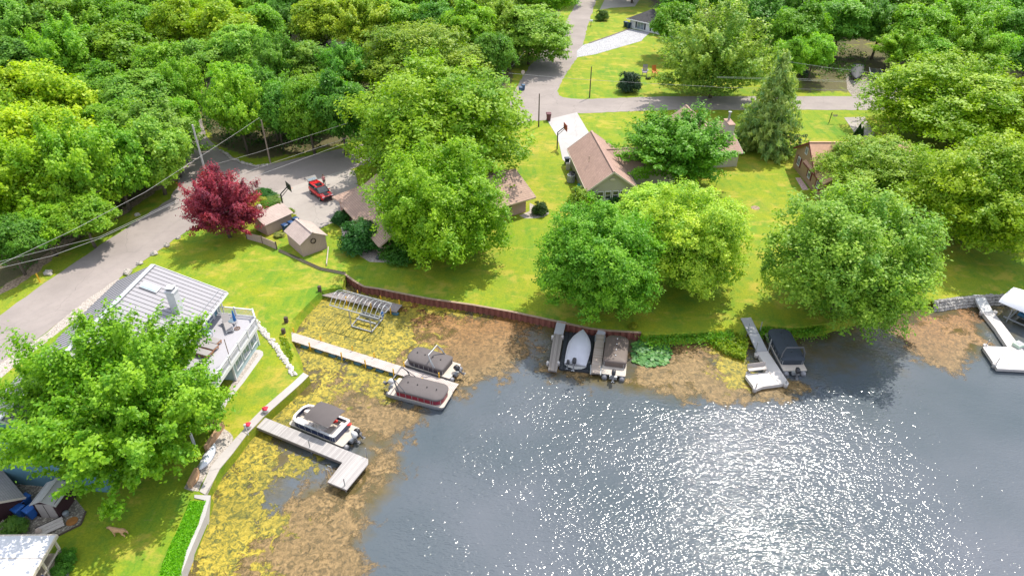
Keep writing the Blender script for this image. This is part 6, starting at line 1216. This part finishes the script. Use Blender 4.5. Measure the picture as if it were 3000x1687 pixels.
# conifers
def conifer_mesh(seed, tiers=26, leaf=.05):
    r = np.random.default_rng(seed); P = []; N = []; A = []
    for k in range(tiers):
        z = k / tiers; R0 = (1 - z) ** .8 * r.uniform(.82, 1.05)
        for b in range(int(13 * (1 - z) + 5)):
            a = r.uniform(0, 6.283); L = R0 * r.uniform(.75, 1.1); n = int(70 * L + 14); t = r.uniform(.15, 1, n) ** .8; rv = r.random()
            x = np.cos(a) * t * L - np.sin(a) * r.normal(size=n) * .07 * (1.3 - t); y = np.sin(a) * t * L + np.cos(a) * r.normal(size=n) * .07 * (1.3 - t)
            zz = z + .03 - .07 * L * t ** 2 + .05 * t * (t > .8) + r.normal(size=n) * .008; P.append(np.stack([x, y, zz], 1)); N.append(np.array([np.cos(a) * .3, np.sin(a) * .3, 1]) + r.normal(size=(n, 3)) * .45); A.append(np.full(n, rv))
    P = np.concatenate(P); N = np.concatenate(N); A = np.concatenate(A); N /= np.linalg.norm(N, axis=1)[:, None]; n = len(P); T = np.cross(N, r.normal(size=(n, 3))); T /= np.linalg.norm(T, axis=1)[:, None]; B = np.cross(N, T); s = (leaf * r.uniform(.6, 1.3, n))[:, None]
    q = np.stack([P - T * s, P - B * s * .3, P + T * s, P + B * s * .3], 1) ; q = q.reshape(-1, 3)
    me = bpy.data.meshes.new('needle_crown'); me.vertices.add(4 * n); me.vertices.foreach_set('co', q.ravel()); me.loops.add(4 * n); me.loops.foreach_set('vertex_index', np.arange(4 * n)); me.polygons.add(n); me.polygons.foreach_set('loop_start', np.arange(n) * 4); me.polygons.foreach_set('loop_total', np.full(n, 4)); me.update(calc_edges=True)
    at = me.attributes.new('lobe', 'FLOAT', 'FACE'); at.data.foreach_set('value', A.astype(np.float32)); me.materials.append(LEAF); return me
def conifer(lab, base, topy, r, col, me, name='spruce_tree'):
    x, y = G(*base); h = hfit(x, y, topy) - 1; t = thing(name, lab, 'tree', (x, y, LZ)); c = bpy.data.objects.new('crown', me); C.objects.link(c); c.parent = t; c.location = (0, 0, .3); c.scale = (r, r, h); c.color = (*col, 1)
    s = MB(); s.tube([(0, 0, 0), (0, 0, h * .9)], .22, 8, .03); s.build('trunk', BARK, t)
CM = conifer_mesh(3)
conifer('tall pale spruce between the chimney and the right lawn', (2240, 440), 168, 7.2, (.30, .43, .14), CM)
conifer('narrow dark cypress beside the small grey concrete pad', (2506, 417), 372, .85, (.03, .09, .02), conifer_mesh(5, 30, .16), 'cypress_tree')
conifer('second narrow dark cypress by the grey concrete pad', (2516, 418), 380, .6, (.035, .10, .02), conifer_mesh(6, 30, .16), 'cypress_tree')
# shrubs
BM = crown_mesh('bush', 77, 40, 330, .05, 'round', (.26, .4), -.2)
def bush(lab, px, py, r, rz, col, name='bush', leaf=None):
    x, y = G(px, py); t = thing(name, lab, 'bush', (x, y, LZ), px % 6); c = bpy.data.objects.new('foliage', leaf or BM); C.objects.link(c); c.parent = t; c.location = (0, 0, rz * .45); c.scale = (r, r, rz); c.color = (*col, 1); return t
BX = lambda x, y: (750 + x / 2.578, 562 + y / 2.578)
bush('round deep green bush beside the glass front house', *BX(815, 420), 3.1, 2.6, (.035, .15, .025)); bush('clipped low hedge mound under the glass wall', *BX(1110, 480), 3.0, 1.7, (.06, .19, .02)); bush('dark round shrub at the garage walkway', *BX(655, 235), 1.4, 1.3, (.03, .13, .02)); bush('very small shrub in the rose gravel', *BX(690, 285), .6, .5, (.03, .12, .03))
bush('bright round shrub beside the taupe house corner', 1500 + 535 / 2.578, 562 + 110 / 2.578, 2.35, 2.0, (.20, .34, .02)); bush('small dark shrub in the pale bed right of the glass front house', 1500 + 210 / 2.578, 562 + 165 / 2.578, 1.15, 1.3, (.05, .11, .02)); bush('clipped low bush under the taupe house windows', 1500 + 800 / 2.578, 562 + 90 / 2.578, 2.0, .9, (.04, .16, .02))
bush('dark blue green round shrub on the corner lawn', 1840, 268, 2.4, 2.9, (.035, .085, .05)); bush('loose green shrub beside the mailbox', 1762, 60, 1.9, 2.0, (.10, .20, .03)); bush('low yellow green shrub at the right corner of the steel wall', 1855, 962, .5, .6, (.25, .3, .02))
bush('leafy hosta clump by the plank ramp in the gravel yard', 220 / 4.72, 1380 + 830 / 4.72, .95, .9, (.13, .28, .05)); bush('fern clump by the covered porch, upper', 950 / 4.72, 1380 + 1225 / 4.72, .75, .7, (.08, .25, .02)); bush('fern clump by the covered porch, lower', 885 / 4.72, 1380 + 1410 / 4.72, .75, .7, (.07, .22, .02))
zt = Z(5.573, 700, 540)
for i, (x, y, r_, col, lab) in enumerate(((400, 215, 1.9, (.03, .15, .02), 'dark green mound at the top of the driveway flower bed'), (300, 320, 1.9, (.3, .36, .03), 'yellow leaved shrub in the driveway flower bed'), (560, 300, 1.5, (.16, .28, .07), 'variegated shrub in the driveway flower bed'), (480, 350, 1.5, (.12, .26, .02), 'low green shrub above the low shed roof'), (250, 420, 1.3, (.33, .36, .03), 'yellow shrub touching the red leaved tree'), (790, 470, .9, (.2, .32, .02), 'bright strip shrub right of the low shed'), (870, 560, .7, (.3, .36, .03), 'small yellow tuft beside the navy bins'), (665, 850, .75, (.3, .36, .12), 'rounded variegated hosta between the sheds'))):
    x, y = zt(x, y); t = thing('bush', lab, 'bush', (x, y, LZ), i); c = bpy.data.objects.new('foliage', BM); C.objects.link(c); c.parent = t; c.location = (0, 0, .2); c.scale = (r_, r_, r_ * .5); c.color = (*col, 1)
def stuff_leaves(name, lab, pts, s, cols, seed, h=.5, bias=None, mat=None, flat=False):
    """pts: (n,2) world positions"""
    r = np.random.default_rng(seed); n = len(pts); z = LZ + r.uniform(0, 1, n) * (h if np.isscalar(h) else np.asarray(h)); P = np.column_stack([pts, z]); N = np.array([0, 0, .6]) + r.normal(size=(n, 3)) * (.15 if flat else .7); N /= np.linalg.norm(N, axis=1)[:, None]
    T = np.cross(N, r.normal(size=(n, 3))); T /= np.linalg.norm(T, axis=1)[:, None]; B = np.cross(N, T); q_ = (s * r.uniform(.6, 1.4, n))[:, None]; q = np.stack([P - T * q_, P - B * q_ * .6, P + T * q_, P + B * q_ * .6], 1).reshape(-1, 3)
    me = bpy.data.meshes.new(name); me.vertices.add(4 * n); me.vertices.foreach_set('co', q.ravel()); me.loops.add(4 * n); me.loops.foreach_set('vertex_index', np.arange(4 * n)); me.polygons.add(n); me.polygons.foreach_set('loop_start', np.arange(n) * 4); me.polygons.foreach_set('loop_total', np.full(n, 4)); me.update(calc_edges=True)
    at = me.attributes.new('lobe', 'FLOAT', 'FACE'); at.data.foreach_set('value', r.uniform(0, 1, n).astype(np.float32)); me.materials.append(mat or LEAF); o = bpy.data.objects.new(name, me); C.objects.link(o); o.color = (*cols, 1); return tag(o, lab, name.replace('_', ' '), None, 'stuff')
def scatter(poly, n, seed, clump=0):
    r = np.random.default_rng(seed); P = np.array(poly); lo, hi = P.min(0), P.max(0); out = np.zeros((0, 2))
    while len(out) < n:
        p = r.uniform(lo, hi, size=(n * 2, 2))
        if clump: c = r.uniform(lo, hi, size=(clump, 2)); p = c[r.integers(0, clump, n * 2)] + r.normal(size=(n * 2, 2)) * .8
        p = p[poly_sd(p[:, 0], p[:, 1], poly) > 0]; out = np.concatenate([out, p])
    return out[:n]
UW1 = [F(*p) for p in ((-300, 700), (-20, 742), (100, 668), (300, 548), (440, 440), (466, 345), (440, 200), (-100, 100), (-500, 300))]
UW2 = [F(*p) for p in ((512, 318), (545, 362), (640, 398), (760, 386), (870, 358), (1150, 295), (1270, 240), (1220, 120), (700, 100), (500, 200))]
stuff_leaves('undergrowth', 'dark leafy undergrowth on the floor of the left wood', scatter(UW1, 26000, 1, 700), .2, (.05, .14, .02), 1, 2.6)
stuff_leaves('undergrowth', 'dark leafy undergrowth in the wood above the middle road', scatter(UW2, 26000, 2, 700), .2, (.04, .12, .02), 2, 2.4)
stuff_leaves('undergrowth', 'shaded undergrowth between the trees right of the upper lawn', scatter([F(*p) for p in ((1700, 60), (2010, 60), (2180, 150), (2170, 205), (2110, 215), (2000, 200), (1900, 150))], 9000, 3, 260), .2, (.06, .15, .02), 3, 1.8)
shp = np.array([G(px, py) for px, py in ((1890, 972), (1960, 968), (2060, 962), (2130, 953), (2190, 956), (2240, 944), (2330, 950), (2400, 942))]); r_ = np.random.default_rng(5); u = r_.uniform(0, len(shp) - 1.001, 9000); i_ = u.astype(int); fr = (u - i_)[:, None]; r0_ = None; pp = shp[i_] * (1 - fr) + shp[i_ + 1] * fr + np.column_stack([r_.normal(size=9000) * .5, r_.normal(size=9000) * .9 - .5])
_px = np.array([WP(x, y, 1)[0] for x, y in pp]); pp = pp[(_px < 2150) | (_px > 2225)]
o = stuff_leaves('shore_grass', 'lush green reeds and grass fringing the right shore', pp, .12, (.13, .32, .02), 6, .4); o.location.z = -.45
mk = scatter([G(*p, 0) for p in ((2060, 985), (2150, 975), (2190, 1010), (2180, 1060), (2120, 1040), (2080, 1010))], 3500, 8, 26); o = stuff_leaves('marsh_plants', 'yellow green marsh plants standing in the water by the plastic dock', mk, .15, (.24, .36, .03), 8, .7); o.location.z = -.95
pads = scatter([G(*p, 0) for p in ((1850, 1010), (1890, 990), (1945, 993), (1968, 1030), (1960, 1065), (1905, 1078), (1855, 1062))], 420, 9); PADM = mat_leaf('lily_leaf', trans=.1, c=(.10, .24, .06))
s = MB(); rr = random.Random(3)
for x, y in pads: q_ = rr.uniform(.16, .28); z = rr.uniform(.03, .2); tx, ty = rr.uniform(-.25, .25), rr.uniform(-.25, .25); s.add([(x + q_ * math.cos(a), y + q_ * math.sin(a), z + tx * q_ * math.cos(a) + ty * q_ * math.sin(a)) for a in [i * .785 for i in range(8)]], [tuple(range(8))])
tag(s.build('lily_pads', PADM), 'round raft of broad lily pads right of the brown covered pontoon', 'lily pads', None, 'stuff')
hd = [F(*p) for p in ((478, 1262), (518, 1262), (505, 1300), (490, 1340), (470, 1385), (455, 1449), (440, 1500), (385, 1500), (410, 1420), (425, 1380), (455, 1320))]
stuff_leaves('ground_cover', 'vivid green low ground cover strip inside the narrow sea wall', scatter(hd, 16000, 10), .085, (.17, .46, .012), 10, .14)
for k_, pts in enumerate((((702, 848), (722, 852), (738, 895), (730, 915), (715, 885)),)):
    stuff_leaves('shore_grass', 'long tufted grass at the ' + ('foot of the pale stone edging' if k_ == 0 else 'bank beside the channel end'), scatter([F(*p) for p in pts], 700, 20 + k_), .11, (.24, .36, .02), 20 + k_, .12)

# ------------------------------------------------------------------ person and dog
def skinned(name, chain, rad, mat, par, root=0):
    V = [c for c, _ in chain]; me = bpy.data.meshes.new(name); E_ = [(p, i) for i, (_, p) in enumerate(chain) if p is not None]; me.from_pydata(V, E_, []); me.materials.append(mat); o = bpy.data.objects.new(name, me); C.objects.link(o); o.parent = par
    md = o.modifiers.new('skin', 'SKIN')
    if not me.skin_vertices:
        bm = bmesh.new(); bm.from_mesh(me); bm.verts.layers.skin.verify(); bm.to_mesh(me); bm.free()
    for i, r_ in enumerate(rad):
        d = me.skin_vertices[0].data[i]; d.radius = (r_, r_) if not isinstance(r_, tuple) else r_; d.use_root = (i == root)
    sb = o.modifiers.new('sub', 'SUBSURF'); sb.levels = 1; sb.render_levels = 2; return o
SKN = M('skin', (.50, .30, .22), .6, var=.04, bump=0); 
pt = thing('person', 'person in a pink top and dark trousers standing by the red car', 'person', (*Z(9.0575, 860, 480)(822, 570), LZ + .03), R(200))
ch = [((0, 0, .92), None), ((0, 0, 1.12), 0), ((0, -.01, 1.36), 1), ((0, 0, 1.47), 2), ((0, .0, 1.56), 3), ((0, .01, 1.66), 4),
      ((.17, 0, 1.38), 2), ((.22, .04, 1.12), 6), ((.2, .2, .98), 7), ((.19, .27, .97), 8), ((-.17, 0, 1.38), 2), ((-.23, .0, 1.1), 10), ((-.25, .05, .86), 11), ((-.25, .07, .78), 12),
      ((.09, 0, .86), 0), ((.1, .02, .48), 14), ((.1, -.02, .08), 15), ((.11, .14, .04), 16), ((-.09, 0, .86), 0), ((-.12, -.04, .48), 18), ((-.13, -.12, .08), 19), ((-.14, .04, .04), 20)]
rd = [.13, .11, .12, .05, .085, .08, .06, .042, .03, .03, .06, .042, .03, .03, .085, .06, .042, .035, .085, .06, .042, .035]
for hx, hi, yv in ((.19, 9, (0, 1, 0)), (-.25, 13, (0, .2, -1))):
    b0_ = Vector(ch[hi][0])
    for k in range(5):
        dx = (k - 1.5) * .018 if k < 4 else -.045 * (1 if hx > 0 else -1); ln = (.07, .08, .075, .06, .05)[k]; d = Vector(yv).normalized(); a = b0_ + Vector((dx, 0, 0)); ch.append((tuple(a + d * ln * .5 + Vector((0, 0, -.01))), hi)); rd.append(.01); ch.append((tuple(a + d * ln + Vector((0, 0, -.02))), len(ch) - 1)); rd.append(.008)
bd = skinned('body', ch, rd, SKN, pt)
s = MB(); s.lathe([(.135, .86), (.14, .95), (.135, 1.1), (.16, 1.3), (.15, 1.4), (.07, 1.45)], n=14); o = s.build('top', M('pink_top', (.62, .26, .28), .8, bump=0), pt, True); o.scale = (1.12, .85, 1)
for sx in (1, -1): s = MB(); s.tube([(sx * .14, 0, 1.4), (sx * .2, .02, 1.2)], [.075, .065], 8); s.build('sleeve', MC['pink_top'], o, True)
DT = M('dark_trousers', (.03, .03, .04), .8, bump=0); s = MB(); s.tube([(.09, 0, .92), (.1, .02, .48), (.1, -.02, .1)], [.115, .08, .06], 10); s.tube([(-.09, 0, .92), (-.12, -.04, .48), (-.13, -.12, .1)], [.115, .08, .06], 10); s.build('trousers', DT, pt, True)
s = MB(); s.blob((0, -.035, 1.68), (.105, .11, .12), 2, 8, .08); s.build('hair', M('brown_hair', (.14, .07, .04), .7, bump=0), pt, True)
s = MB(); s.blob((0, .1, 1.635), (.015, .025, .02), 1, 5, 0); s.build('nose', SKN, bd); 
for sx in (1, -1):
    s = MB(); s.blob((sx * .033, .083, 1.665), (.012, .01, .008), 1, 5, 0); s.build('eye', BLACK, bd); s = MB(); s.blob((sx * .09, .0, 1.65), (.012, .02, .03), 1, 5, 0); s.build('ear', SKN, bd)
s = MB(); s.blob((0, .085, 1.6), (.025, .01, .006), 1, 5, 0); s.build('mouth', M('lips', (.35, .1, .1), .6, bump=0), bd)
FURM = M('golden_fur', (.50, .30, .16), .9, var=.2, scale=6)
a_, b_2 = F(286, 1337), F(322, 1340); dg = thing('dog', 'golden tan dog on the shaded lawn beneath the big maple', 'dog', (*F(303, 1345), LZ), ang(b_2, a_)); dg.scale = (1.3,) * 3
ch = [((-.28, 0, .48), None), ((0, 0, .47), 0), ((.26, 0, .5), 1), ((.42, 0, .62), 2), ((.52, 0, .68), 3), ((.68, 0, .62), 4), ((-.42, 0, .5), 0), ((-.6, .08, .6), 6), ((-.75, .16, .66), 7),
      ((.26, .1, .4), 2), ((.24, .12, .22), 9), ((.28, .12, .03), 10), ((.33, .12, .02), 11), ((.26, -.1, .4), 2), ((.34, -.12, .22), 13), ((.34, -.12, .04), 14), ((.4, -.12, .02), 15),
      ((-.3, .1, .4), 0), ((-.22, .12, .28), 17), ((-.38, .12, .16), 18), ((-.36, .12, .02), 19), ((-.3, -.1, .4), 0), ((-.28, -.12, .28), 21), ((-.44, -.12, .16), 22), ((-.42, -.12, .02), 23)]
rd = [.13, .13, .155, .1, .09, .045, .09, .045, .03, .075, .05, .035, .03, .075, .05, .035, .03, .09, .06, .035, .035, .09, .06, .035, .035]
db = skinned('body', ch, rd, FURM, dg)
for sx in (1, -1): s = MB(); s.blob((.5, sx * .1, .66), (.035, .02, .07), 1, 6, .1); s.build('ear', M('dark_fur', (.25, .13, .07), .9), db, True); s = MB(); s.blob((.6, sx * .05, .7), (.012, .012, .012), 1, 5, 0); s.build('eye', BLACK, db)
s = MB(); s.blob((.72, 0, .64), (.025, .025, .02), 1, 6, 0); s.build('nose', BLACK, db)
